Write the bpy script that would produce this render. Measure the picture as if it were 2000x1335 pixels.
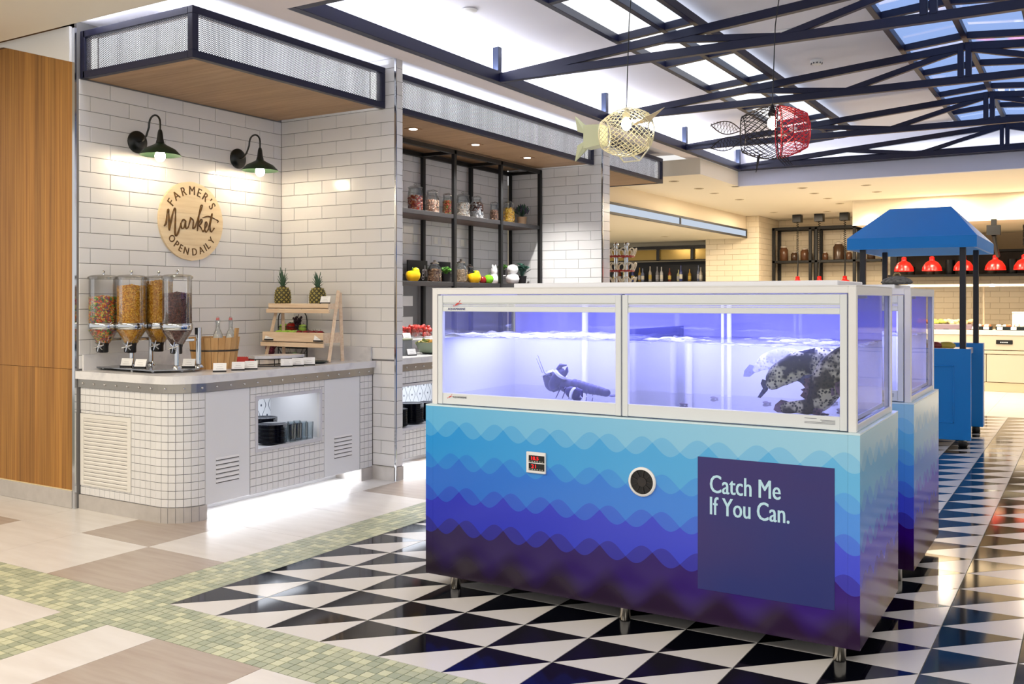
import bpy, math, random
from mathutils import Vector, Matrix, Euler
random.seed(7)
for o in list(bpy.data.objects): bpy.data.objects.remove(o)
SC = bpy.context.scene
COL = SC.collection
PI = math.pi
def lin(c):
    return tuple(((x/255)/12.92 if x/255 <= .04045 else ((x/255+.055)/1.055)**2.4) for x in c)
# ---------------------------------------------------------------- camera, world, lights, exposure
CAMH, TH, FPX, HORY = 1.5, .5485, 1857.8, 584.8
cd = bpy.data.cameras.new('camera'); cam = bpy.data.objects.new('camera', cd); COL.objects.link(cam)
cam.location = (0, 0, CAMH); cam.rotation_euler = (PI/2, 0, TH)
cd.sensor_width = 36; cd.lens = FPX/2000*36; cd.shift_y = -(667.5-HORY)/2000; cd.clip_start = .05; cd.clip_end = 200
SC.camera = cam
w = bpy.data.worlds.new('world'); SC.world = w; w.use_nodes = True
bg = w.node_tree.nodes['Background']; bg.inputs[0].default_value = (1.0, .975, .95, 1); bg.inputs[1].default_value = .62
vs = SC.view_settings; vs.view_transform = 'Standard'; vs.look = 'None'; vs.gamma = 1; vs.use_curve_mapping = False
vs.exposure = .60
WARM = (1, .84, .63); COOL = (.86, .91, 1.0); WHITE = (1, .97, .93); VIO = (.47, .46, 1.0)
def area(name, loc, size, energy, color=WHITE, rot=(0, 0, 0), spread=None):
    l = bpy.data.lights.new(name, 'AREA'); l.shape = 'RECTANGLE'; l.size, l.size_y = size
    l.energy = energy; l.color = color
    if spread: l.spread = spread
    o = bpy.data.objects.new(name, l); o.location = loc; o.rotation_euler = rot; COL.objects.link(o); return o
def spot(name, loc, energy, color=WHITE, angle=90, blend=.6, rad=.04, rot=(0, 0, 0)):
    l = bpy.data.lights.new(name, 'SPOT'); l.energy = energy; l.color = color; l.spot_size = math.radians(angle); l.spot_blend = blend; l.shadow_soft_size = rad
    o = bpy.data.objects.new(name, l); o.location = loc; o.rotation_euler = rot; COL.objects.link(o); return o
def point(name, loc, energy, color=WHITE, rad=.03):
    l = bpy.data.lights.new(name, 'POINT'); l.energy = energy; l.color = color; l.shadow_soft_size = rad
    o = bpy.data.objects.new(name, l); o.location = loc; COL.objects.link(o); return o
# added fill lights around the viewer, out of view, at ceiling height
area('foyer_fill', (-3.2, .6, 3.38), (2.2, 1.2), 60, (1, .955, .90))
area('foyer_fill', (-6.2, 1.6, 3.38), (1.6, 1.2), 55, (1, .84, .62))
area('foyer_fill', (.8, .2, 3.38), (2.2, 1.2), 60, (1, .955, .90))
# cove light inside the coffer: strips lying along the ring beam, shining up and inward
area('cove_strip', (-4.535, 9.3, 3.54), (.06, 9.2), 40, COOL, (PI, 0, 0))
area('cove_strip', (-1.0, 4.645, 3.54), (6.8, .06), 12, COOL, (PI, 0, 0))
area('cove_strip', (-1.0, 13.985, 3.54), (6.8, .06), 9, COOL, (PI, 0, 0))
area('cove_strip', (2.575, 9.3, 3.54), (.06, 9.2), 26, COOL, (PI, 0, 0))
# recess strips above the canopies
area('recess_strip', (-5.25, 7.2, 3.455), (.5, 5.8), 9, COOL, (PI, 0, 0))
area('recess_strip', (-5.6, 4.165, 3.455), (1.1, .08), 2.5, COOL, (PI, 0, 0))
# light under the counters
area('kick_strip', (-5.30, 5.3, .10), (.06, 1.55), 6, COOL, (0, math.radians(-38), 0))
area('kick_strip', (-5.30, 8.2, .10), (.06, 3.4), 12, COOL, (0, math.radians(-38), 0))
# warm downlights of the dining area behind
for x, y, z in ((-4.9, 15.2, 3.19), (-3.4, 15.6, 3.19), (-1.8, 15.4, 3.19), (-.3, 15.6, 3.19), (-4.9, 17.6, 3.19), (-2.2, 16.6, 3.19), (-.6, 16.6, 3.19)):
    area('dining_downlight', (x, y, z), (.5, .5), 36, WARM)
for x, y in ((-7.4, 14.2), (-8.6, 16.2), (-7.2, 17.4)):
    area('bar_room_lamp', (x, y, 2.74), (.6, .6), 30, WARM)
area('kitchen_lamp', (-1.6, 19.0, 2.9), (4.5, .8), 70, WARM)
area('shelf_nook_lamp', (-4.9, 18.3, 3.19), (1.2, .6), 30, WARM)

# ---------------------------------------------------------------- mesh helpers
class MB:
    def __init__(s): s.v, s.f, s.m = [], [], []
    def add(s, vs, fs, mi=0):
        b = len(s.v); s.v += [tuple(p) for p in vs]
        for f in fs: s.f.append(tuple(b+i for i in f)); s.m.append(mi)
        return s
    def box(s, a, b, mi=0, c=0, M=None):
        x0, y0, z0 = a; x1, y1, z1 = b
        if not c:
            P = [(x0,y0,z0),(x1,y0,z0),(x1,y1,z0),(x0,y1,z0),(x0,y0,z1),(x1,y0,z1),(x1,y1,z1),(x0,y1,z1)]
            F = [(0,3,2,1),(4,5,6,7),(0,1,5,4),(1,2,6,5),(2,3,7,6),(3,0,4,7)]
        else:
            c = min(c, .49*min(x1-x0, y1-y0, z1-z0))
            P = []
            for sx in (0, 1):
                for sy in (0, 1):
                    for sz in (0, 1):
                        X, Y, Z = (x0, x1)[sx], (y0, y1)[sy], (z0, z1)[sz]
                        dx, dy, dz = c*(1-2*sx), c*(1-2*sy), c*(1-2*sz)
                        P += [(X, Y+dy, Z+dz), (X+dx, Y, Z+dz), (X+dx, Y+dy, Z)]
            I = lambda sx, sy, sz, k: (sx*4+sy*2+sz)*3+k
            F = [(I(0,0,0,0),I(0,0,1,0),I(0,1,1,0),I(0,1,0,0)), (I(1,0,0,0),I(1,1,0,0),I(1,1,1,0),I(1,0,1,0)),
                 (I(0,0,0,1),I(1,0,0,1),I(1,0,1,1),I(0,0,1,1)), (I(0,1,0,1),I(0,1,1,1),I(1,1,1,1),I(1,1,0,1)),
                 (I(0,0,0,2),I(0,1,0,2),I(1,1,0,2),I(1,0,0,2)), (I(0,0,1,2),I(1,0,1,2),I(1,1,1,2),I(0,1,1,2))]
            for a_ in (0, 1):
                for b_ in (0, 1):
                    F += [(I(a_,b_,0,0),I(a_,b_,1,0),I(a_,b_,1,1),I(a_,b_,0,1)), (I(a_,0,b_,0),I(a_,1,b_,0),I(a_,1,b_,2),I(a_,0,b_,2)), (I(0,a_,b_,1),I(1,a_,b_,1),I(1,a_,b_,2),I(0,a_,b_,2))]
            for sx in (0, 1):
                for sy in (0, 1):
                    for sz in (0, 1): F.append((I(sx,sy,sz,0), I(sx,sy,sz,1), I(sx,sy,sz,2)))
        if M: P = [M @ Vector(p) for p in P]
        return s.add(P, F, mi)
    def cbox(s, c, sz, mi=0, ch=0, M=None):
        return s.box([c[i]-sz[i]/2 for i in range(3)], [c[i]+sz[i]/2 for i in range(3)], mi, ch, M)
    def tube(s, pts, r, n=6, mi=0, closed=False, cap=True):
        pts = [Vector(p) for p in pts]; N = len(pts)
        R = r if isinstance(r, (list, tuple)) else [r]*N
        T = []
        for i in range(N):
            a = pts[(i-1) % N] if (closed or i > 0) else pts[i]; b = pts[(i+1) % N] if (closed or i < N-1) else pts[i]
            t = b-a; T.append(t.normalized() if t.length > 1e-9 else Vector((0, 0, 1)))
        u = T[0].orthogonal().normalized(); V = []
        for i in range(N):
            u = u-T[i]*u.dot(T[i])
            u = u.normalized() if u.length > 1e-6 else T[i].orthogonal().normalized()
            w_ = T[i].cross(u)
            for k in range(n):
                a = 2*PI*(k+.5)/n; V.append(pts[i]+(u*math.cos(a)+w_*math.sin(a))*R[i])
        F = []
        for i in range(N if closed else N-1):
            j = (i+1) % N
            for k in range(n): F.append((i*n+k, i*n+(k+1) % n, j*n+(k+1) % n, j*n+k))
        if cap and not closed: F += [tuple(range(n-1, -1, -1)), tuple((N-1)*n+k for k in range(n))]
        return s.add(V, F, mi)
    def cyl(s, c, r, h, n=16, mi=0, r2=None):
        return s.lathe([(r, 0), (r if r2 is None else r2, h)], n, c, mi)
    def lathe(s, prof, n=16, c=(0, 0, 0), mi=0, cap=True, M=None, closed=False):
        V = []; F = []; K = len(prof)
        for r, z in prof:
            for k in range(n):
                a = 2*PI*k/n; p = Vector((r*math.cos(a), r*math.sin(a), z))
                if M: p = M @ p
                V.append((p.x+c[0], p.y+c[1], p.z+c[2]))
        for i in range(K if closed else K-1):
            j = (i+1) % K
            for k in range(n): F.append((i*n+k, i*n+(k+1) % n, j*n+(k+1) % n, j*n+k))
        if cap and not closed:
            if prof[0][0] > 1e-6: F.append(tuple(range(n-1, -1, -1)))
            if prof[-1][0] > 1e-6: F.append(tuple((K-1)*n+k for k in range(n)))
        return s.add(V, F, mi)
    def ell(s, c, r, nu=12, nv=8, mi=0, M=None):
        if not isinstance(r, (list, tuple)): r = (r, r, r)
        V = [(0, 0, -r[2])]; F = []
        for i in range(1, nv):
            t = -PI/2+PI*i/nv
            for k in range(nu):
                a = 2*PI*k/nu; V.append((r[0]*math.cos(t)*math.cos(a), r[1]*math.cos(t)*math.sin(a), r[2]*math.sin(t)))
        V.append((0, 0, r[2])); L = len(V)-1
        for k in range(nu):
            F.append((0, 1+(k+1) % nu, 1+k)); F.append((L, L-nu+k, L-nu+(k+1) % nu))
        for i in range(nv-2):
            for k in range(nu): F.append((1+i*nu+k, 1+i*nu+(k+1) % nu, 1+(i+1)*nu+(k+1) % nu, 1+(i+1)*nu+k))
        out = []
        for p in V:
            p = Vector(p)
            if M: p = M @ p
            out.append((p.x+c[0], p.y+c[1], p.z+c[2]))
        return s.add(out, F, mi)
    def prism(s, pts, d, mi=0, M=None):
        """pts: polygon in XY (counter-clockwise), extruded from z=0 to z=d"""
        n = len(pts); V = [Vector((x, y, 0)) for x, y in pts]+[Vector((x, y, d)) for x, y in pts]
        if M: V = [M @ p for p in V]
        F = [tuple(range(n-1, -1, -1)), tuple(range(n, 2*n))]+[(i, (i+1) % n, n+(i+1) % n, n+i) for i in range(n)]
        return s.add(V, F, mi)
    def mesh(s, me, M=None, mi=0):
        V = [(M @ p.co if M else p.co) for p in me.vertices]
        return s.add(V, [tuple(p.vertices) for p in me.polygons], mi)
    def data(s, name, mats, smooth=False):
        me = bpy.data.meshes.new(name); me.from_pydata(s.v, [], s.f)
        for m_ in (mats if isinstance(mats, (list, tuple)) else [mats]): me.materials.append(m_)
        me.polygons.foreach_set('material_index', s.m)
        if smooth:
            me.polygons.foreach_set('use_smooth', [True]*len(s.f))
            try: me.set_sharp_from_angle(angle=math.radians(42))
            except Exception: pass
        me.update(); return me
    def build(s, name, mats, parent=None, smooth=False, loc=None, rz=0, kind=None):
        return link(name, s.data(name, mats, smooth), parent, loc, rz, kind)
def link(name, me, parent=None, loc=None, rz=0, kind=None):
    o = bpy.data.objects.new(name, me); COL.objects.link(o)
    if parent: o.parent = parent
    if loc: o.location = loc
    if rz: o.rotation_euler = (0, 0, rz)
    if kind: o['kind'] = kind
    return o
def tag(o, label, cat, group=None):
    o['label'] = label; o['category'] = cat
    if group: o['group'] = group
    return o
def thing(name, label, cat, loc=(0, 0, 0), rz=0, group=None):
    o = bpy.data.objects.new(name, None); COL.objects.link(o); o.empty_display_size = .05
    o.location = loc; o.rotation_euler = (0, 0, rz); return tag(o, label, cat, group)
def dup(root, loc, rz=None, label=None, rot=None):
    KIDS = {}
    for o in COL.objects:
        if o.parent: KIDS.setdefault(o.parent.name, []).append(o)
    def rec(o, par):
        c = o.copy(); COL.objects.link(c)
        if par: c.parent = par
        for k in KIDS.get(o.name, []): rec(k, c)
        return c
    r = rec(root, None); r.location = loc
    if rz is not None: r.rotation_euler = (0, 0, rz)
    if rot is not None: r.rotation_euler = rot
    if label: r['label'] = label
    return r
def text_data(s, size=.1, ext=.001, font_scale_x=1.0, bold=0, align='LEFT'):
    c = bpy.data.curves.new('t', 'FONT'); c.body = s; c.size = size; c.extrude = ext; c.offset = bold; c.align_x = align; c.resolution_u = 3
    o = bpy.data.objects.new('t', c); COL.objects.link(o)
    dg = bpy.context.evaluated_depsgraph_get(); me = bpy.data.meshes.new_from_object(o.evaluated_get(dg))
    bpy.data.objects.remove(o); bpy.data.curves.remove(c)
    if font_scale_x != 1:
        for p in me.vertices: p.co.x *= font_scale_x
    return me
def proj(x, y, z):
    d = -math.sin(TH)*x+math.cos(TH)*y; r = math.cos(TH)*x+math.sin(TH)*y
    return (1000+FPX*r/d, HORY-FPX*(z-CAMH)/d, d) if d > .1 else (1e6, 1e6, d)
def seen(x, y, z, m=60):
    u, v, d = proj(x, y, z); return d > .1 and -m < u < 2000+m and -m < v < 1335+m

# ---------------------------------------------------------------- materials
def mat(name, col, rough=.5, metal=0, spec=None, var=None, emit=None, es=1, alpha=None, coat=0, rnd=0, bump=None, trans=0, ior=None):
    m_ = bpy.data.materials.new(name); m_.use_nodes = True; nt = m_.node_tree; b = nt.nodes['Principled BSDF']
    c = lin(col)+(1,)
    b.inputs['Base Color'].default_value = c; b.inputs['Roughness'].default_value = rough; b.inputs['Metallic'].default_value = metal
    if spec is not None: b.inputs['Specular IOR Level'].default_value = spec
    if coat: b.inputs['Coat Weight'].default_value = coat; b.inputs['Coat Roughness'].default_value = .05
    if emit: b.inputs['Emission Color'].default_value = lin(emit)+(1,); b.inputs['Emission Strength'].default_value = es
    if alpha is not None: b.inputs['Alpha'].default_value = alpha
    if trans: b.inputs['Transmission Weight'].default_value = trans
    if ior: b.inputs['IOR'].default_value = ior
    last = None
    if var:
        tc = nt.nodes.new('ShaderNodeTexCoord'); mp = nt.nodes.new('ShaderNodeMapping'); nz = nt.nodes.new('ShaderNodeTexNoise')
        mp.inputs['Scale'].default_value = var[0] if isinstance(var[0], tuple) else (var[0],)*3
        nz.inputs['Scale'].default_value = 1; nz.inputs['Detail'].default_value = 4
        nt.links.new(tc.outputs['Object'], mp.inputs[0]); nt.links.new(mp.outputs[0], nz.inputs['Vector'])
        mx = nt.nodes.new('ShaderNodeMix'); mx.data_type = 'RGBA'
        mx.inputs[6].default_value = c; mx.inputs[7].default_value = lin(var[1])+(1,)
        rp = nt.nodes.new('ShaderNodeValToRGB'); rp.color_ramp.elements[0].position = var[2] if len(var) > 2 else .35; rp.color_ramp.elements[1].position = var[3] if len(var) > 3 else .7
        nt.links.new(nz.outputs[0], rp.inputs[0]); nt.links.new(rp.outputs[0], mx.inputs[0]); last = mx.outputs[2]
        if bump:
            bp = nt.nodes.new('ShaderNodeBump'); bp.inputs['Strength'].default_value = bump; bp.inputs['Distance'].default_value = .004
            nt.links.new(nz.outputs[0], bp.inputs['Height']); nt.links.new(bp.outputs[0], b.inputs['Normal'])
    if rnd:
        oi = nt.nodes.new('ShaderNodeObjectInfo'); hs = nt.nodes.new('ShaderNodeHueSaturation'); mr = nt.nodes.new('ShaderNodeMapRange')
        mr.inputs['To Min'].default_value = 1-rnd; mr.inputs['To Max'].default_value = 1+rnd
        nt.links.new(oi.outputs['Random'], mr.inputs[0]); nt.links.new(mr.outputs[0], hs.inputs['Value'])
        if last: nt.links.new(last, hs.inputs['Color'])
        else: hs.inputs['Color'].default_value = c
        last = hs.outputs[0]
    if last: nt.links.new(last, b.inputs['Base Color'])
    return m_
def glass(name, tint=(255, 255, 255), gloss=.0, fk=.55, rough=.02):
    """thin pane: clear transmission with a Fresnel reflection; light passes straight through"""
    m_ = bpy.data.materials.new(name); m_.use_nodes = True; nt = m_.node_tree; nt.nodes.clear()
    out = nt.nodes.new('ShaderNodeOutputMaterial'); tr = nt.nodes.new('ShaderNodeBsdfTransparent'); gl = nt.nodes.new('ShaderNodeBsdfGlossy')
    tr.inputs[0].default_value = lin(tint)+(1,); gl.inputs['Roughness'].default_value = rough
    lw = nt.nodes.new('ShaderNodeLayerWeight'); lw.inputs[0].default_value = .35
    ad = nt.nodes.new('ShaderNodeMath'); ad.operation = 'MULTIPLY_ADD'; ad.inputs[1].default_value = fk; ad.inputs[2].default_value = gloss; ad.use_clamp = True
    mx = nt.nodes.new('ShaderNodeMixShader')
    nt.links.new(lw.outputs['Fresnel'], ad.inputs[0]); nt.links.new(ad.outputs[0], mx.inputs[0])
    nt.links.new(tr.outputs[0], mx.inputs[1]); nt.links.new(gl.outputs[0], mx.inputs[2]); nt.links.new(mx.outputs[0], out.inputs[0])
    return m_
def wood(name, c1, c2, scale=(40, 40, 2), rough=.45, rnd=.12, spec=.4):
    return mat(name, c1, rough, 0, spec, var=(scale, c2, .3, .72), rnd=rnd)
def emis(name, col, s):
    m_ = bpy.data.materials.new(name); m_.use_nodes = True; nt = m_.node_tree; nt.nodes.clear()
    out = nt.nodes.new('ShaderNodeOutputMaterial'); e = nt.nodes.new('ShaderNodeEmission'); e.inputs[0].default_value = lin(col)+(1,); e.inputs[1].default_value = s
    nt.links.new(e.outputs[0], out.inputs[0]); return m_
WHT = mat('white_paint', (236, 235, 233), .55)
CEIL = mat('ceiling_white', (228, 226, 234), .8)
CEILW = mat('ceiling_cream', (238, 228, 208), .8)
TILE = mat('tile_white', (226, 225, 224), .16, spec=.5, rnd=.02)
TILEB = mat('tile_cream', (230, 227, 220), .25, rnd=.02)
GROUT = mat('grout_dark', (126, 124, 124), .9)
GROUTB = mat('grout_tan', (176, 160, 136), .9)
BLK = mat('black_steel', (11, 11, 12), .5)
NAVY = mat('navy_steel', (7, 13, 50), .42, spec=.5)
CHR = mat('chrome', (205, 208, 212), .12, 1)
STEEL = mat('brushed_steel', (165, 168, 172), .3, 1)
BLACKP = mat('black_plastic', (14, 14, 16), .4)
OAK = wood('oak_veneer', (178, 127, 58), (138, 90, 34), (60, 60, 1.0), .5, .16)
SOFF = wood('soffit_wood', (174, 142, 108), (148, 116, 84), (2.0, 60, 60), .5, .06)
PINE = wood('pine', (236, 214, 186), (220, 190, 156), (4, 60, 60), .55, .04)
BASEG = mat('skirting_grey', (194, 188, 182), .5, var=(14, (184, 178, 172)))
STONE = mat('counter_stone', (226, 225, 225), .25, var=(7, (196, 196, 200), .5, .75))
GLS = glass('clear_glass')
CARD = mat('card_white', (244, 244, 242), .6)
# ================================================================ ROOM
def struct(name, mb, m_, smooth=False):
    o = mb.build(name, m_, smooth=smooth); o['kind'] = 'structure'; return o
# ---------------------------------------------------------------- floor
FL = struct('floor', MB().box((-14, -3, -.12), (5, 24, -.006)), mat('floor_grout', (146, 146, 132), .7))
BT = mat('floor_tile_black', (7, 8, 17), .07, spec=.6); WT = mat('floor_tile_white', (224, 220, 216), .14, spec=.5)
TS, TX, TY = .3291, -3.886, 3.12
g = .0018
TRI = {}
for nm, P, m_ in (('b', [(g, g*2.2), (TS-g*2.2, TS-g), (g, TS-g)], BT), ('w', [(g*2.2, g), (TS-g, g), (TS-g, TS-g*2.2)], WT)):
    TRI[nm] = MB().prism(P, .006).data('triangle_tile', m_)
sq = []
for i in range(0, 22):
    for j in range(0, 32):
        x, y = TX+i*TS, TY+j*TS
        if any(seen(x+a*TS, y+b*TS, 0, 5) for a in (0, .5, 1) for b in (0, .5, 1)): sq.append((math.hypot(x+.16, y+.16), i, j))
        elif seen(x, y, 0, 700): sq.append((50, i, j))
sq.sort(); rest = MB()
for n, (d, i, j) in enumerate(sq):
    x, y = TX+i*TS, TY+j*TS
    for nm in 'bw':
        if n < 150: link('triangle_tile', TRI[nm], FL, (x, y, -.006))
        else: rest.mesh(TRI[nm], Matrix.Translation((x, y, -.006)), 0 if nm == 'b' else 1)
rest.build('triangle_tile', [BT, WT], FL, kind='stuff')
# green mosaic bands
MG = [mat('mosaic_pale', (204, 206, 174), .35), mat('mosaic_mid', (180, 185, 158), .35), mat('mosaic_dark', (162, 170, 146), .35)]
MP = .0494
MM = [MB().box((.002, .002, 0), (MP-.002, MP-.002, .0062)).data('mosaic_tile', m_) for m_ in MG]
cells = {}
for k in range(7):
    for n in range(-36, 260): cells[(round(-4.232+k*MP, 4), round(2.774+n*MP, 4))] = 1
    for n in range(-76, 92): cells[(round(-4.232+n*MP, 4), round(2.774+k*MP, 4))] = 1
cl = sorted((math.hypot(x, y), x, y) for x, y in cells if seen(x+.025, y+.025, 0, 30))
rest = MB(); R = random.Random(3)
for n, (d, x, y) in enumerate(cl):
    k = R.choice((0, 0, 1, 1, 1, 2, 2))
    if n < 300: link('mosaic_tile', MM[k], FL, (x, y, -.006))
    else: rest.mesh(MM[k], Matrix.Translation((x, y, -.006)), k)
rest.build('mosaic_tile', MG, FL, kind='stuff')
# stone slabs
SLW = mat('slab_cream', (226, 222, 217), .28, var=((3, 14, 3), (216, 211, 205)), rnd=.015)
SLB = mat('slab_brown', (182, 170, 158), .32, var=((3, 22, 3), (168, 152, 140)), rnd=.02)
def slab(x0, y0, x1, y1, m_):
    MB().box((x0+.0012, y0+.0012, -.006), (x1-.0012, y1-.0012, 0)).build('stone_slab', m_, FL)
SP = .6635
for a in range(0, 12):
    x1 = -4.232-a*SP; x0 = x1-SP
    for b in range(0, 20):
        y0 = 3.12+b*.659
        if y0 > 9 and a > 4: continue
        br = (a, b) in ((0, 0), (1, 1), (3, 0), (0, 4), (4, 0), (2, 3), (1, 6), (0, 8))
        if seen(x0, y0, 0, 900): slab(x0, y0, x1, y0+.659, SLB if br else SLW)
    for b in range(0, 3):
        if a < 6: slab(x0, 2.774-(b+1)*.659, x1, 2.774-b*.659, SLW)
xs = [-3.886, -3.541, -2.889]+[-2.889+.66*k for k in range(1, 6)]
for k in range(len(xs)-1):
    for b in range(0, 3): slab(xs[k], 2.774-(b+1)*.659, xs[k+1], 2.774-b*.659, SLB if (k, b) in ((1, 0), (4, 0), (0, 2), (3, 1)) else SLW)
for a in range(-6, 9):
    for b in range(0, 10):
        x0, y0 = -3.886+a*.9, 13.66+b*.9
        if seen(x0, y0, 0, 300) and x0 > -3.9: slab(x0, y0, x0+.9, y0+.9, SLW)
# ---------------------------------------------------------------- walls with tiles
TC = {}
def tile_mesh(w_, h_, m_):
    k = (round(w_, 3), round(h_, 3), m_.name)
    if k not in TC:
        c = .0022; t = .007; x1, z1 = w_, h_
        V = [(0,0,0),(x1,0,0),(x1,0,z1),(0,0,z1),(c,-t,c),(x1-c,-t,c),(x1-c,-t,z1-c),(c,-t,z1-c),(0,-t+c,0),(x1,-t+c,0),(x1,-t+c,z1),(0,-t+c,z1)]
        F = [(4,5,6,7),(8,9,5,4),(9,10,6,5),(10,11,7,6),(11,8,4,7),(0,1,9,8),(1,2,10,9),(2,3,11,10),(3,0,8,11)]
        TC[k] = MB().add(V, F).data('tile', m_)
    return TC[k]
def tiles(parent, axis, at, u0, u1, z0, z1, joint, zj, L=.33, Hh=.1105, m_=None, gp=.0035, cut=None, name='tile', back=False):
    """brick-bonded tiles on a plane; axis 'y': face looks to -y, u runs along x; axis 'x': face looks to +x, u runs along y"""
    m_ = m_ or TILE; n0 = math.floor((z0-zj)/Hh)-1; cnt = 0
    for n in range(n0, n0+90):
        a, b = max(z0, zj+n*Hh), min(z1, zj+(n+1)*Hh)
        if a >= z1: break
        if b-a < .012: continue
        off = joint+(n % 2)*L/2; k0 = math.floor((u0-off)/L)-1
        for k in range(k0, k0+200):
            p, q = max(u0, off+k*L), min(u1, off+(k+1)*L)
            if p >= u1: break
            if q-p < .012: continue
            if cut and cut(p, q, a, b): continue
            o = link(name, tile_mesh(q-p-gp, b-a-gp, m_), parent); cnt += 1
            if axis == 'y': o.location = (p+gp/2, at, a+gp/2)
            else: o.location = (at, p+gp/2, a+gp/2); o.rotation_euler = (0, 0, PI/2)
    return cnt
def tiled(name, a, b, mat_=GROUT): return struct(name, MB().box(a, b), mat_)
XW = -6.225
wb = tiled('wall_back', (XW-.2, 4.2, 0), (XW-.006, 6.212, 3.6))
tiles(wb, 'x', XW-.006, 4.215, 6.212, 1.0, 3.09, 4.47, 2.978)
wp = tiled('wall_partition', (XW, 6.218, 0), (-4.929, 6.306, 3.5))
tiles(wp, 'y', 6.218, XW, -4.931, 1.0, 3.5, -5.573, 2.978)
tiles(wp, 'y', 6.218, -5.17, -4.931, .115, 1.0, -5.573, 2.978)
tiles(wp, 'x', -4.929, 6.222, 6.306, .115, 3.5, 6.0, 2.978, L=.9)
MB().box((-4.935, 6.209, 0), (-4.919, 6.222, 3.5)).build('corner_trim', CHR, wp)
MB().box((-5.17, 6.2, 0), (-4.932, 6.218, .112)).box((-4.929, 6.222, 0), (-4.915, 6.306, .112)).build('skirting', BASEG, wp)
w2 = tiled('wall_alcove', (XW-.2, 6.306, 0), (XW-.006, 10.09, 3.6))
tiles(w2, 'x', XW-.006, 6.31, 10.09, 1.0, 3.09, 6.5, 2.978, cut=lambda p, q, a, b: q < 7.15 or (b < 1.68 and p > 7.9))
wq = tiled('wall_pier', (XW, 10.103, 0), (-4.929, 10.296, 3.5))
tiles(wq, 'y', 10.103, XW, -4.931, 1.45, 3.5, -5.573, 2.978)
tiles(wq, 'x', -4.929, 10.107, 10.296, 1.45, 3.5, 9.6, 2.978, L=.9)
MB().box((-4.935, 10.094, 0), (-4.919, 10.107, 3.5)).build('corner_trim', CHR, wq)
# timber wall to the left
wl = struct('wall_left', MB().box((-9.5, 4.2, 0), (-6.26, 4.4, 3.6)), mat('wall_core', (120, 80, 40), .7))
R = random.Random(11); x = -6.262
while x > -8.2:
    ww = R.uniform(.045, .085)
    for z0, z1 in ((.13, .9985), (1.0015, 3.42)):
        MB().box((x-ww+.0004, 4.190, z0), (x-.0004, 4.201, z1)).build('wood_plank', OAK, wl)
    x -= ww
MB().box((-6.262, 4.185, 0), (-6.232, 4.215, 3.45)).build('corner_trim', CHR, wl)
bl = struct('baseboard_left', MB().box((-9.5, 4.178, 0), (-6.262, 4.2, .125), c=.003), BASEG)
MB().box((-9.5, 4.180, .126), (-6.262, 4.2, .131)).build('brass_edge', mat('pale_trim', (232, 214, 170), .4), bl)
MW = Matrix(((1, 0, 0, 0), (0, 0, 1, 4.165), (0, 1, 0, 0), (0, 0, 0, 1)))
struct('trim_1', MB().prism([(-6.2645, 3.207), (-6.2645, 3.46), (-9.2, 3.46), (-9.2, 3.455), (-7.12, 3.43)][::-1], .022, 0, MW), WHT)
# ================================================================ CEILING
CE = struct('ceiling', MB().box((-10, 4.08, 3.50), (-4.763, 12.4, 3.6)), CEIL)
PINK = mat('ceiling_edge', (226, 216, 216), .8)
MB().box((-10, -3, 3.43), (5, 4.08, 3.6)).build('ceiling_panel', CEILW, CE)
MB().box((-4.763, 4.08, 3.43), (-4.57, 12.4, 3.52)).box((-4.57, 4.08, 3.43), (5, 4.609, 3.52)).box((2.6, 4.609, 3.43), (5, 14.1, 3.52)).build('ceiling_border', PINK, CE)
XR, XL, XE = -.98, -4.5, 2.54
MB().add([(-4.62, 4.5, 3.74), (XR, 4.5, 3.90), (XR, 14.1, 3.90), (-4.62, 14.1, 3.74), (2.66, 4.5, 3.74), (2.66, 14.1, 3.74),
          (-4.62, 4.5, 3.84), (XR, 4.5, 4.0), (XR, 14.1, 4.0), (-4.62, 14.1, 3.84), (2.66, 4.5, 3.84), (2.66, 14.1, 3.84)],
         [(0, 3, 2, 1), (1, 2, 5, 4), (6, 7, 8, 9), (7, 10, 11, 8), (0, 1, 7, 6), (1, 4, 10, 7), (3, 9, 8, 2), (2, 8, 11, 5), (0, 6, 9, 3), (4, 5, 11, 10)]).build('coffer_ceiling', CEIL, CE)
MB().box((-4.70, 4.5, 3.50), (-4.60, 14.1, 3.80)).box((2.62, 4.5, 3.50), (2.72, 14.1, 3.80)).box((-4.62, 4.5, 3.50), (2.66, 4.56, 3.88)).box((-4.62, 14.04, 3.40), (2.66, 14.12, 3.95)).build('coffer_side', CEIL, CE)
MB().box((-4.68, 14.02, 3.21), (3, 14.1, 3.425)).build('fascia_panel', mat('fascia_white', (206, 208, 226), .6), CE)
MB().box((-6.1, 12.4, 3.21), (-4.57, 14.1, 3.43)).box((-6.1, 14.1, 3.21), (5, 24, 3.4)).build('ceiling_panel', CEILW, CE)
MB().box((-14, 10.3, 2.76), (-6.1, 24, 2.95)).build('ceiling_panel', CEILW, CE)
RIM = mat('downlight_rim', (214, 200, 172), .5); RIMD = mat('downlight_dark', (120, 98, 66), .5)
dl = thing('recessed_downlight', 'recessed round downlight, nearest of the row in the cream dining ceiling', 'downlight', (-5.1, 12.9, 3.21))
MB().lathe([(.075, -.006), (.075, 0), (.055, 0), (.05, .0)], 16, cap=False).lathe([(.075, -.006), (.055, -.006), (.05, 0)], 16, cap=False).build('rim', RIM, dl)
MB().cyl((0, 0, -.003), .052, .003, 16).build('lens', RIMD, dl)
pos = [(-5.17, 12.95), (-5.18, 14.0), (-5.2, 14.75), (-5.16, 15.9), (-3.8, 14.75), (-3.83, 15.6), (-3.83, 16.5), (-3.85, 17.5), (-2.9, 14.9), (-2.93, 15.9), (-4.4, 18.9), (-5.35, 18.6)]
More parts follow.
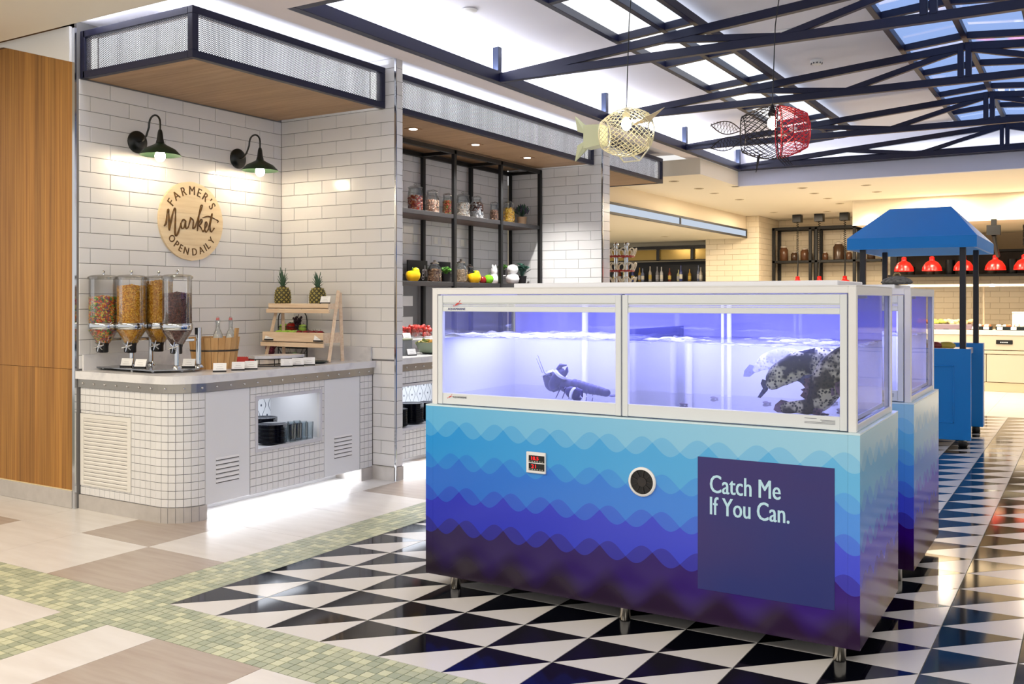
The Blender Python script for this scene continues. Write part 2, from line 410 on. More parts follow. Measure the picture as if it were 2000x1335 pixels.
oo = ['nearest of the left row', 'second of the left row', 'third of the left row', 'fourth of the left row', 'nearest of the middle row', 'second of the middle row', 'third of the middle row', 'farthest of the middle row', 'nearest above the blue canopy cart', 'second above the blue canopy cart', 'in the nook above the jar shelf, right', 'in the nook above the jar shelf, left']
for k, (x, y) in enumerate(pos):
    lb = 'recessed round downlight in the cream dining ceiling, '+oo[k]
    if k == 0: dl.location = (x, y, 3.21); dl['label'] = lb; dl['group'] = 'downlights in the dining ceiling'
    else: dup(dl, (x, y, 3.21), label=lb)
for (x, y), s in (((-7.25, 14.3), 'nearest'), ((-7.6, 15.8), 'middle'), ((-7.3, 17.8), 'farthest')):
    dup(dl, (x, y, 2.76), label='recessed round downlight in the low bar ceiling, %s of three' % s)
# ---------------------------------------------------------------- ring beam with posts
rb = thing('ring_beam', 'dark navy steel ring beam with short posts around the ceiling coffer', 'beam', (-.98, 9.3, 3.43))
def rel(o, b): return tuple(b[i]-o[i] for i in range(3))
O = (-.98, 9.3, 3.43)
for a, b in (((-4.57, 4.609, 3.43), (-4.50, 14.02, 3.53)), ((2.54, 4.609, 3.43), (2.61, 14.02, 3.53)), ((-4.5, 4.609, 3.43), (2.54, 4.679, 3.53)), ((-4.5, 13.95, 3.43), (2.54, 14.02, 3.53))):
    MB().box(rel(O, a), rel(O, b), c=.004).build('beam', NAVY, rb)
for y in (7.18, 9.37, 11.75, 13.93):
    MB().box(rel(O, (-4.565, y-.04, 3.53)), rel(O, (-4.505, y+.02, 3.745)), c=.003).build('post', mat('post_steel', (26, 36, 62), .45) if y < 8 else bpy.data.materials['post_steel'], rb)
# ---------------------------------------------------------------- trusses
tr = thing('roof_truss', 'dark navy steel roof truss, nearest of the four under the coffer', 'truss', (XR, 7.18, 3.43), group='roof trusses')
def bar(mb, a, b, w_=.06, h_=.068):
    a = Vector(a); b = Vector(b); d = b-a; L = d.length; ang = math.atan2(d.z, d.x)
    M = Matrix.Translation(a) @ Matrix.Rotation(-ang, 4, 'Y')
    return mb.box((0, -w_/2, -h_/2), (L, w_/2, h_/2), 0, .003, M)
HS = 3.52
bar(MB(), (-HS, 0, .034), (HS, 0, .034)).build('bottom_chord', NAVY, tr)
for s in (-1, 1):
    bar(MB(), (s*HS, 0, .045), (0, 0, .328)).build('rafter', NAVY, tr)
    bar(MB(), (s*1.02, 0, .05), (s*2.0, 0, .165), .05, .052).build('strut', NAVY, tr)
    bar(MB(), (s*1.02, 0, .05), (s*.06, 0, .30), .05, .052).build('strut', NAVY, tr)
    MB().box((s*.032-.024, -.035, .05), (s*.032+.024, .035, .35), c=.003).build('king_post', NAVY, tr)
for y, s in ((9.36, 'second from the viewer'), (11.7, 'third from the viewer'), (13.86, 'farthest of the four, over the lilac fascia')):
    dup(tr, (XR, y, 3.43), label='dark navy steel roof truss, '+s)
# ---------------------------------------------------------------- skylight ladders
PANE = emis('skylight_pane', (250, 252, 255), 1.3); PANE2 = emis('skylight_pane_dim', (226, 236, 252), 1.0)
SKY = bpy.data.materials.new('skylight_evening'); SKY.use_nodes = True
b_ = SKY.node_tree.nodes['Principled BSDF']; b_.inputs['Base Color'].default_value = lin((40, 62, 120))+(1,); b_.inputs['Roughness'].default_value = .05
b_.inputs['Emission Color'].default_value = lin((146, 174, 228))+(1,); b_.inputs['Emission Strength'].default_value = .7
def rz_at(x): return 3.535+(1-abs(x-XR)/3.52)*.29
def ladder(root, xs, ys, panes):
    ox, oy, oz = root.location
    for x in xs: MB().box((x-.025-ox, ys[0]-oy, rz_at(x)-oz), (x+.025-ox, ys[-1]-oy, rz_at(x)+.07-oz), c=.003).build('rail', NAVY, root)
    for i, y in enumerate(ys):
        for k in range(len(xs)-1):
            za, zb = rz_at(xs[k])+.03, rz_at(xs[k+1])+.03
            a = Vector((xs[k]-ox, y-oy, za-oz)); b = Vector((xs[k+1]-ox, y-oy, zb-oz)); d = b-a
            M = Matrix.Translation(a) @ Matrix.Rotation(-math.atan2(d.z, d.x), 4, 'Y')
            MB().box((.025, -.025, -.03), (d.length-.025, .025, .03), M=M).build('crossbar', NAVY, root)
            if i < len(ys)-1:
                y2 = ys[i+1]
                V = [(xs[k]+.02-ox, y-oy, za-oz+.03), (xs[k+1]-.02-ox, y-oy, zb-oz+.03), (xs[k+1]-.02-ox, y2-oy, zb-oz+.03), (xs[k]+.02-ox, y2-oy, za-oz+.03)]
                V += [(p[0], p[1], p[2]+.008) for p in V]
                MB().add(V, [(0, 3, 2, 1), (4, 5, 6, 7), (0, 1, 5, 4), (1, 2, 6, 5), (2, 3, 7, 6), (3, 0, 4, 7)]).build('pane', panes[k], root)
s1 = thing('skylight', 'long backlit white skylight ladder with navy rails, left of the fish lamps', 'skylight', (-3.0, 9, 3.6))
ladder(s1, (-3.37, -2.96, -2.70), [4.7, 6.0, 7.18, 8.2, 9.36, 10.5, 11.7, 12.6, 13.2], (PANE, PANE2))
s2 = thing('skylight', 'blue glass ridge skylight with navy rails above the king posts', 'skylight', (-.98, 9, 3.8))
ladder(s2, (-1.5, -.98, -.46), [4.7, 6.0, 7.18, 8.2, 9.36, 10.5, 11.7, 12.9, 13.8], (SKY, SKY))
# ceiling fittings
def rel_disc(name, label, cat, loc, r=.06):
    t = thing(name, label, cat, loc)
    MB().lathe([(r*.75, -.045), (r*.95, -.03), (r, 0)], 20).build('body', WHT, t, True)
    mb = MB()
    for k in range(10):
        a = 2*PI*k/10; mb.cbox((r*.84*math.cos(a), r*.84*math.sin(a), -.036), (.012, .012, .014))
    mb.build('vents', mat('vent_grey', (90, 90, 100), .6), t)
    return t
rel_disc('smoke_detector', 'round white smoke detector on the coffer ceiling above the red fish lamp', 'detector', (-2.31, 9.50, 3.845))
t = thing('ceiling_speaker', 'small round white disc on the bright coffer ceiling, left side', 'detector', (-4.15, 6.15, 3.755))
MB().lathe([(.05, -.016), (.062, -.008), (.065, 0)], 20).build('body', WHT, t, True)
for (x, y, z), s in (((-2.25, 7.68, 3.845), 'nearer'), ((-2.28, 8.33, 3.843), 'farther')):
    t = thing('air_grille', 'white slotted air grille in the coffer ceiling, %s one' % s, 'vent', (x, y, z))
    MB().box((-.24, -.07, -.02), (.24, .07, 0), c=.004).build('frame', WHT, t)
    for k in range(14): MB().box((-.22+k*.032, -.055, -.024), (-.208+k*.032, .055, -.018)).build('slat', mat('slat_grey', (120, 122, 135), .6) if not bpy.data.materials.get('slat_grey') else bpy.data.materials['slat_grey'], t)
# ---------------------------------------------------------------- timber canopies with lit expanded-metal sides
LITE = bpy.data.materials.new('canopy_diffuser'); LITE.use_nodes = True
nt = LITE.node_tree; b_ = nt.nodes['Principled BSDF']; b_.inputs['Base Color'].default_value = lin((214, 214, 222))+(1,); b_.inputs['Roughness'].default_value = .6
tc = nt.nodes.new('ShaderNodeTexCoord'); mp = nt.nodes.new('ShaderNodeMapping'); nz = nt.nodes.new('ShaderNodeTexNoise'); mr = nt.nodes.new('ShaderNodeMapRange')
mp.inputs['Scale'].default_value = (9, 9, .3); nz.inputs['Scale'].default_value = 1; mr.inputs['From Min'].default_value = .3; mr.inputs['From Max'].default_value = .7
mr.inputs['To Min'].default_value = .85; mr.inputs['To Max'].default_value = 1.35; b_.inputs['Emission Color'].default_value = (.93, .95, 1, 1)
nt.links.new(tc.outputs['Object'], mp.inputs[0]); nt.links.new(mp.outputs[0], nz.inputs['Vector']); nt.links.new(nz.outputs[0], mr.inputs[0]); nt.links.new(mr.outputs[0], b_.inputs['Emission Strength'])
WIRE = mat('expanded_metal', (120, 120, 128), .4, .6)
ENDL = emis('canopy_tube', (255, 255, 255), 1.6)
def lattice(u0, u1, z0, z1, place):
    """diamond lattice of thin strands between u0..u1 and z0..z1; place(u, z, d) maps to 3-D (d is depth)"""
    mb = MB(); px, k = .024, .55; h_ = z1-z0; run = h_/k; s = .002
    n = int((u1-u0+run)/px)
    for i in range(n+1):
        for sg in (1, -1):
            a = u0-run+i*px if sg == 1 else u0+i*px+0
            ua, za, ub, zb = (a, z0, a+run, z1) if sg == 1 else (a, z0, a-run, z1)
            def clip(ua, za, ub, zb):
                t0, t1 = 0, 1; d = ub-ua
                for lim, sn in ((u0, 1), (u1, -1)):
                    pa, pd = sn*(ua-lim), sn*d
                    if pd > 0: t0 = max(t0, -pa/pd)
                    elif pd < 0: t1 = min(t1, -pa/pd)
                    elif pa < 0: return None
                return None if t0 >= t1 else (ua+d*t0, za+(zb-za)*t0, ua+d*t1, za+(zb-za)*t1)
            c = clip(ua, za, ub, zb)
            if c:
                V = [place(c[0], c[1]-s, 0), place(c[2], c[3]-s, 0), place(c[2], c[3]+s, 0), place(c[0], c[1]+s, 0), place(c[0], c[1]-s, .003), place(c[2], c[3]-s, .003), place(c[2], c[3]+s, .003), place(c[0], c[1]+s, .003)]
                mb.add(V, [(0, 1, 2, 3), (7, 6, 5, 4), (3, 2, 6, 7), (0, 4, 5, 1)])
    return mb
def canopy(label, y0, y1, left, right, lamps=()):
    XF = -5.03; O = (-5.6, (y0+y1)/2, 3.09); H_ = .34
    t = thing('canopy', label, 'canopy', O)
    L = lambda x, y, z: (x-O[0], y-O[1], z)
    fr = MB()
    def b(a, c_): fr.box(L(*a), L(*c_), c=.003)
    b((XF-.05, y0, 0), (XF, y1, .05)); b((XF-.05, y0, H_-.05), (XF, y1, H_))
    for y in (y0, y1-.05): b((XF-.05, y, .05), (XF, y+.05, H_-.05))
    for on, y in ((left, y0), (right, y1-.05)):
        if on:
            b((XW+.03, y, 0), (XF-.05, y+.05, .05)); b((XW+.03, y, H_-.05), (XF-.05, y+.05, H_)); b((XW, y, 0), (XW+.05, y+.05, H_))
    fr.build('frame', NAVY, t)
    lattice(y0+.05, y1-.05, .05, H_-.05, lambda u, z, d: L(XF-.018-d, u, z)).build('mesh_panel', WIRE, t, kind='stuff')
    MB().box(L(XF-.075, y0+.05, .051), L(XF-.07, y1-.12, H_-.051)).build('light_panel', LITE, t)
    MB().box(L(XF-.062, y1-.115, .051), L(XF-.055, y1-.052, H_-.051)).build('light_tube', ENDL, t)
    for on, y, sg in ((left, y0, 1), (right, y1, -1)):
        if on:
            lattice(XW+.05, XF-.05, .05, H_-.05, lambda u, z, d: L(u, y+sg*(.018+d), z)).build('mesh_panel', WIRE, t, kind='stuff')
            MB().box(L(XW+.12, min(y+sg*.07, y+sg*.075), .051), L(XF-.06, max(y+sg*.07, y+sg*.075), H_-.051)).build('light_panel', LITE, t)
            MB().box(L(XW+.052, min(y+sg*.055, y+sg*.062), .051), L(XW+.115, max(y+sg*.055, y+sg*.062), H_-.051)).build('light_tube', ENDL, t)
    n = round((y1-y0-.1)/.115); p = (y1-y0-.1)/n
    for k in range(n): MB().box(L(XW+.002, y0+.05+k*p+.0006, .006), L(XF-.05, y0+.05+(k+1)*p-.0006, .024)).build('wood_plank', SOFF, t)
    MB().box(L(XW, y0+.02, H_-.012), L(XF-.02, y1-.02, H_-.002)).build('top_panel', WHT, t)
    for x, y in lamps:
        r = MB().box(L(x-.06, y-.06, .001), L(x+.06, y+.06, .006)).build('downlight', mat('downlight_brown', (150, 112, 76), .5) if not bpy.data.materials.get('downlight_brown') else bpy.data.materials['downlight_brown'], t)
        MB().cyl(L(x, y, -.002), .04, .004, 16).build('lens', emis('downlight_lens', (255, 250, 240), 6) if not bpy.data.materials.get('downlight_lens') else bpy.data.materials['downlight_lens'], r)
        spot('canopy_downlight', (x, y, 3.07), 120, WHITE, 115, .7, .035)
    return t
canopy('timber canopy with lit mesh sides over the fruit and cereal counter', 4.222, 6.21, True, False, ())
canopy('timber canopy with lit mesh front and three downlights over the jar shelves', 6.312, 10.09, False, False, ((-5.42, 7.1), (-5.42, 8.15), (-5.42, 9.2)))
canopy('short timber canopy with lit mesh front behind the tiled pier', 10.302, 12.2, False, True)
# ================================================================ COUNTERS
GREYG = mat('grout_grey', (120, 120, 126), .9)
STRIP = mat('steel_band', (176, 170, 162), .32, 1)
RIV = mat('rivet', (205, 205, 205), .2, 1)
SLOT = mat('slot_shade', (96, 94, 92), .8)
TP = .0556
def mosaic(part, axis, at, u0, u1, z0, z1, hole=None):
    n = max(1, round((u1-u0)/TP)); p = (u1-u0)/n; k = max(1, round((z1-z0)/TP)); q = (z1-z0)/k
    for i in range(n):
        for j in range(k):
            a, b, c, d = u0+i*p, u0+(i+1)*p, z0+j*q, z0+(j+1)*q
            rects = [(a, b, c, d)]
            if hole:
                h0, h1, g0, g1 = hole
                if b > h0 and a < h1 and d > g0 and c < g1:
                    rects = [(a, min(b, h0), c, d), (max(a, h1), b, c, d), (max(a, h0), min(b, h1), c, min(d, g0)), (max(a, h0), min(b, h1), max(c, g1), d)]
            for a_, b_, c_, d_ in rects:
                if b_-a_ < .006 or d_-c_ < .006: continue
                o = link('tile', tile_mesh(b_-a_-.003, d_-c_-.003, TILE), part)
                if axis == 'y': o.location = (a_+.0015, at, c_+.0015)
                else: o.location = (at, a_+.0015, c_+.0015); o.rotation_euler = (0, 0, PI/2)
ZC = .988
def outline(xf, y0, y1, R, off, n=10, xb=XW):
    P = [(xb, y0-off)]
    for i in range(n+1):
        a = -PI/2+PI/2*i/n; P.append((xf-R+(R+off)*math.cos(a), y0+R+(R+off)*math.sin(a)))
    return P+[(xf+off, y1)]
def ribbon(mb, path, z0, z1, th=.006):
    n = len(path); V = []
    for i, (x, y) in enumerate(path):
        a = Vector(path[max(i-1, 0)]); b = Vector(path[min(i+1, n-1)]); t = (b-a).normalized(); nx, ny = t.y, -t.x
        V += [(x, y, z0), (x, y, z1), (x-nx*th, y-ny*th, z1), (x-nx*th, y-ny*th, z0)]
    F = []
    for i in range(n-1):
        for k in range(4): F.append((i*4+k, i*4+(k+1) % 4, (i+1)*4+(k+1) % 4, (i+1)*4+k)[::-1])
    F += [(0, 1, 2, 3)[::-1], tuple((n-1)*4+k for k in range(4))]
    return mb.add(V, F)
def louvre(parent, y0, y1, z0, z1, n, x):
    """slots pressed into a door: dark strip and one lip per slot"""
    for k in range(n):
        z = z1-(z1-z0)*(k+.5)/n; h = (z1-z0)/n
        r = MB().box((x, y0, z-h*.22), (x+.0012, y1, z-.0)).build('slot', SLOT, parent)  # dark strip stands in for the shade inside the slot
        MB().add([(x, y0, z), (x, y1, z), (x, y1, z+h*.5), (x, y0, z+h*.5), (x+.007, y0, z+.001), (x+.007, y1, z+.001)], [(0, 3, 2, 1), (0, 1, 5, 4), (4, 5, 2, 3), (0, 4, 3), (1, 2, 5)]).build('louvre_lip', WHT, parent)
XF, R0 = -5.165, .225
def counter(label, y0, y1, main):
    t = thing('counter', label, 'counter', (0, 0, 0))
    ny0, ny1, nz0, nz1 = (4.62, 5.66, .405, .80) if main else (6.5, 7.9, .36, .80)
    oy0, oy1, oz0, oz1 = (4.918, 5.568, .418, .776) if main else (6.36, 7.6, .37, .735)
    fx = XF-.009; yb = y0+R0 if main else y0
    core = MB()
    core.box((XW+.004, y0+.012, .0), (-5.80, y1-.006, .872)); core.box((-5.80, ny0, .10), (fx, ny1, nz0)); core.box((-5.80, ny0, nz1), (fx, ny1, .872))
    core.box((-5.80, ny1, .10), (fx, y1-.006, .872)); core.box((-5.80, yb+.0, .10), (fx, ny0, .872)) if ny0 > yb else None
    if main: core.box((-5.80, y0+.012, .0), (XF-R0, yb, .872)).prism([(XF-R0, yb)]+[(XF-R0+(R0-.01)*math.cos(a), yb+(R0-.01)*math.sin(a)) for a in [-PI/2+PI/2*k/10 for k in range(11)]], .872)
    core.box((-5.80, yb, 0), (-5.44, y1-.006, .10))
    # walls of the open niche front
    core.box((fx-.02, ny0, nz0), (fx, oy0, nz1)).box((fx-.02, oy1, nz0), (fx, ny1, nz1)).box((fx-.02, oy0, oz1), (fx, oy1, nz1)).box((fx-.02, oy0, nz0), (fx, oy1, oz0))
    core.build('carcass', mat('carcass_white', (214, 213, 214), .6) if main else bpy.data.materials['carcass_white'], t)
    # top, band, rivets, upstand
    P = outline(XF, y0, y1-.004, R0 if main else .001, .034, xb=XW+.002)+[(XW+.002, y1-.004)]
    MB().prism(P, .054, M=Matrix.Translation((0, 0, .934))).build('worktop', STONE, t)
    band = outline(XF, y0, y1-.004, R0 if main else .001, .012, xb=XW+.002)
    bo = ribbon(MB(), band, .872, .933).build('steel_band', STRIP, t)
    MBR = MB().ell((0, 0, 0), (.0085, .0085, .0085), 8, 6).data('rivet', RIV, True)
    pts = [Vector(p) for p in outline(XF, y0, y1-.01, R0 if main else .001, .014, 24)]; acc = .06; step = .124
    for a, b in zip(pts, pts[1:]):
        L = (b-a).length; s = acc
        while s < L: p = a+(b-a)*s/L; link('rivet', MBR, bo, (p.x, p.y, .902)); s += step
        acc = s-L
    up = MB().box((XW+.002, y0+.02, ZC), (XW+.022, y1-.004, ZC+.115)).box((XW+.022, y1-.026, ZC), (-5.17, y1-.006, ZC+.115))
    up.build('upstand', STONE, t)
    # steel frame of the niche
    f = MB()
    for a, b in (((oy0-.022, oz0-.022), (oy1+.022, oz0)), ((oy0-.022, oz1), (oy1+.022, oz1+.022)), ((oy0-.022, oz0), (oy0, oz1)), ((oy1, oz0), (oy1+.022, oz1))): f.box((fx, a[0], a[1]), (XF+.006, b[0], b[1]))
    f.build('niche_frame', mat('niche_steel', (206, 206, 212), .35, .15) if main else bpy.data.materials['niche_steel'], t)
    # patterned back of the niche
    MB().box((-5.80, ny0, nz0), (-5.795, ny1, nz1)).build('niche_back', NPAT, t)
    cut = (oy0-.021, oy1+.021, oz0-.021, oz1+.021)
    if main:
        e = MB().box((XW+.004, y0+.007, .10), (XF-R0, y0+.012, .872)).build('end_panel', GREYG, t)
        mosaic(e, 'y', y0+.007, XW+.012, XF-R0, .105, .872, (-6.209, -5.647, .171, .687))
        ga = MB().box((-6.208, y0-.004, .172), (-6.172, y0+.006, .686)).box((-5.684, y0-.004, .172), (-5.648, y0+.006, .686)).box((-6.172, y0-.004, .655), (-5.684, y0+.006, .686)).box((-6.172, y0-.004, .172), (-5.684, y0+.006, .186)).build('vent_grille', TILEB, t)
        MB().box((-6.172, y0+.004, .186), (-5.684, y0+.008, .655)).build('vent_back', SLOT, ga)
        sl = MB().add([(-6.172, y0+.003, 0), (-5.684, y0+.003, 0), (-5.684, y0-.003, .0155), (-6.172, y0-.003, .0155), (-6.172, y0+.004, .024), (-5.684, y0+.004, .024)], [(0, 1, 2, 3), (3, 2, 5, 4), (0, 4, 5, 1), (0, 3, 4), (1, 5, 2)]).data('slat', TILEB)
        for k in range(17): link('slat', sl, ga, (0, 0, .188+k*.0276))
        c = ribbon(MB(), [(XF-R0+(R0-.007)*math.cos(a), yb+(R0-.007)*math.sin(a)) for a in [-PI/2+PI/2*k/12 for k in range(13)]], .10, .872).build('corner_panel', GREYG, t)
        n = 7; tm = tile_mesh(PI/2*R0/n-.003, .0548-.003, TILE)
        for i in range(n):
            a = -PI/2+PI/2*(i+.5)/n; hw = (PI/2*R0/n-.003)/2
            for j in range(14):
                o = link('tile', tm, c); o.rotation_euler = (0, 0, a+PI/2)
                o.location = (XF-R0+(R0-.006)*math.cos(a)+hw*math.sin(a), yb+(R0-.006)*math.sin(a)-hw*math.cos(a), .105+j*.0548+.0015)
        sk = ribbon(MB(), outline(XF, y0, yb+.012, R0, .006, 12, XW+.002), 0, .102, .02).build('skirting', BASEG, t)
        jm = MB()
        for k in (1, 2, 3, 4, 5, 6):
            a = -PI/2+PI/2*k/7; jm.cbox((XF-R0+(R0+.006)*math.cos(a), yb+(R0+.006)*math.sin(a), .051), (.002, .002, .1), M=None)
        jm.build('joint', GROUT, sk)
        for a, b, l0, l1 in ((yb+.004, 4.845, 4.535, 4.742), (5.622, 6.045, 5.735, 5.944)):
            d = MB().box((fx, a, .098), (XF, b, .870), c=.003).build('door', mat('door_white', (228, 229, 230), .45) if a < 5 else bpy.data.materials['door_white'], t)
            louvre(d, l0, l1, .222, .408, 6, XF)
        fp = MB().box((fx, 4.848, .098), (fx+.003, 5.619, oz0-.02)).box((fx, 4.848, oz1+.02), (fx+.003, 5.619, .872)).box((fx, 4.848, oz0-.02), (fx+.003, oy0-.02, oz1+.02)).box((fx, oy1+.02, oz0-.02), (fx+.003, 5.619, oz1+.02)).build('front_panel', GREYG, t)
        mosaic(fp, 'x', fx+.003, 4.849, 5.618, .10, .872, cut)
        ep = MB().box((fx, 6.048, .098), (fx+.003, y1-.006, .872)).build('edge_panel', GREYG, t)
        mosaic(ep, 'x', fx+.003, 6.050, y1-.008, .10, .872)
        MB().box((-5.44, 6.06, 0), (XF+.004, y1-.008, .10)).build('skirting', BASEG, t)
    else:
        fp = MB().box((fx, y0+.004, .098), (fx+.003, 8.0, oz0-.02)).box((fx, y0+.004, oz1+.02), (fx+.003, 8.0, .872)).build('front_panel', GREYG, t)
        mosaic(fp, 'x', fx+.003, y0+.006, 7.15, .10, .872, cut)
        MB().box((fx, 7.152, .098), (XF, 7.152+.0, .10)) if False else None
        MB().box((fx+.003, 7.155, .1), (XF, 8.0, oz0-.022)).box((fx, 8.0, .1), (XF, y1-.01, .872)).build('plain_front', bpy.data.materials['door_white'], t)
    return t
# printed ornament on the back of the niches (dark curls on white)
NPAT = bpy.data.materials.new('niche_pattern'); NPAT.use_nodes = True; nt = NPAT.node_tree
b_ = nt.nodes['Principled BSDF']; b_.inputs['Roughness'].default_value = .3
tc = nt.nodes.new('ShaderNodeTexCoord'); sp = nt.nodes.new('ShaderNodeSeparateXYZ'); nt.links.new(tc.outputs['Object'], sp.inputs[0])
def nmath(nt, op, a, b=None, c=None):
    n = nt.nodes.new('ShaderNodeMath'); n.operation = op
    for i, v in enumerate((a, b, c)):
        if v is None: continue
        if isinstance(v, (int, float)): n.inputs[i].default_value = v
        else: nt.links.new(v, n.inputs[i])
    return n.outputs[0]
sy = nmath(nt, 'SINE', nmath(nt, 'MULTIPLY', sp.outputs[1], 2*PI/.13)); sz = nmath(nt, 'SINE', nmath(nt, 'MULTIPLY', sp.outputs[2], 2*PI/.17))
ln = nmath(nt, 'LESS_THAN', nmath(nt, 'ABSOLUTE', nmath(nt, 'ADD', nmath(nt, 'MULTIPLY', sy, .8), nmath(nt, 'MULTIPLY', sz, .6))), .09)
ln2 = nmath(nt, 'GREATER_THAN', nmath(nt, 'MULTIPLY', sy, sz), .93)
mx = nt.nodes.new('ShaderNodeMix'); mx.data_type = 'RGBA'; mx.inputs[6].default_value = lin((240, 242, 244))+(1,); mx.inputs[7].default_value = lin((60, 74, 92))+(1,)
nt.links.new(nmath(nt, 'MAXIMUM', ln, ln2), mx.inputs[0]); nt.links.new(mx.outputs[2], b_.inputs['Base Color'])
counter('rounded white mosaic-tiled counter with stone top and riveted steel band, under the round sign', 4.217, 6.212, True)
counter('white mosaic-tiled counter in the jar-shelf alcove, mostly behind the fish tank', 6.312, 10.09, False)
for y, L, e in ((5.14, .95, 2.0), (7.2, 1.3, 3.0)): area('niche_light', (-5.5, y, .795), (.35, L), e, COOL)
# black plates and glasses in the niches
plate = MB().lathe([(.0, .003), (.07, .003), (.078, .0), (.083, .006), (.112, .016), (.112, .019), (.082, .010), (.0, .009)], 24, cap=False).data('black_plate', mat('plate_black', (16, 20, 34), .15), True)
ORD = 'first second third fourth fifth sixth seventh eighth ninth tenth eleventh twelfth thirteenth fourteenth fifteenth sixteenth seventeenth eighteenth nineteenth twentieth'.split()
def pstack(x, y, z, n, what, grp, th=.0095):
    for k in range(n):
        o = link('dinner_plate', plate, None, (x+random.uniform(-.001, .001), y+random.uniform(-.001, .001), z+k*th)); tag(o, 'black dinner plate, %s from the top of the %s' % (ORD[n-1-k], what), 'plate', grp)
pstack(-5.32, 5.215, .406, 15, 'front stack in the counter niche', 'front stack of black plates')
pstack(-5.56, 5.35, .406, 17, 'rear stack in the counter niche', 'rear stack of black plates')
pstack(-5.33, 6.72, .361, 16, 'near stack in the alcove counter niche', 'near stack of second niche')
pstack(-5.36, 7.0, .361, 19, 'middle stack in the alcove counter niche', 'middle stack of second niche')
pstack(-5.36, 7.29, .361, 17, 'far stack in the alcove counter niche', 'far stack of second niche')
TUMB = glass('tumbler_glass', (246, 250, 252), .06)
gl = MB().lathe([(.0, .0), (.024, .0), (.030, .135), (.0275, .135), (.0225, .008), (0, .008)], 14, cap=False).data('water_glass', TUMB, True)
for r in range(3):
    for k in range(4):
        o = link('water_glass', gl, None, (-5.255-r*.07, 5.362+k*.0635, .4055)); tag(o, 'clear water glass in the rows beside the black plates in the counter niche', 'glass', 'water glasses in the counter niche')
# ================================================================ THINGS ON THE FIRST COUNTER AND ITS WALL
# ---- cereal dispensers on a steel stand
st = thing('dispenser_stand', 'polished steel stand plate with four posts under the cereal dispensers', 'stand', (-5.85, 4.5, ZC))
MB().prism([(-.36, -.16), (.28, -.19), (.42, -.02), (.42, .12), (.30, .24), (-.34, .24)], .008, M=Matrix.Translation((0, 0, .016))).build('base_plate', mat('mirror_steel', (150, 152, 156), .15, 1), st)
ft = MB().ell((0, 0, .009), (.011, .011, .009), 10, 6).data('foot', CHR, True)
for x, y in ((-.33, -.12), (.26, -.15), (.38, 0), (.38, .1), (-.31, .2), (.05, -.16), (.27, .2)): link('foot', ft, st, (x, y, 0))
def post(x, y, h, r=.017):
    o = MB().lathe([(r*1.9, .024), (r*1.7, .04), (r, .05), (r, h)], 16).build('post', CHR, st, True, (x, y, 0)); return o
post(-.13, -.03, .24); post(-.16, .16, .26); post(.35, -.02, .20)
p4 = post(.34, .18, .31, .020)
MB().cbox((0, -.012, .285), (.02, .03, .05)).build('clamp', BLACKP, p4)
CER = {'mix': [mat('loop_red', (206, 84, 52), .6), mat('loop_orange', (222, 140, 60), .6), mat('loop_green', (92, 142, 66), .6), mat('loop_yellow', (206, 190, 92), .6), mat('loop_mauve', (126, 92, 110), .6)],
       'corn': [mat('flake_gold', (216, 160, 42), .55), mat('flake_amber', (196, 132, 24), .55), mat('flake_pale', (228, 182, 76), .55)],
       'choc': [mat('choc_dark', (92, 46, 38), .5), mat('choc_mid', (112, 62, 50), .5), mat('choc_deep', (66, 32, 30), .5)]}
def lumps(mb, c, s, mi, rr):
    a = rr.uniform(0, 6.3); M = Euler((rr.uniform(0, 3), rr.uniform(0, 3), a)).to_matrix()
    P = [Vector(p) for p in ((s, 0, 0), (-s, 0, 0), (0, s, 0), (0, -s, 0), (0, 0, s*.7), (0, 0, -s*.7))]
    P = [M @ p+Vector(c) for p in P]
    mb.add(P, [(0, 2, 4), (2, 1, 4), (1, 3, 4), (3, 0, 4), (2, 0, 5), (1, 2, 5), (3, 1, 5), (0, 3, 5)], mi)
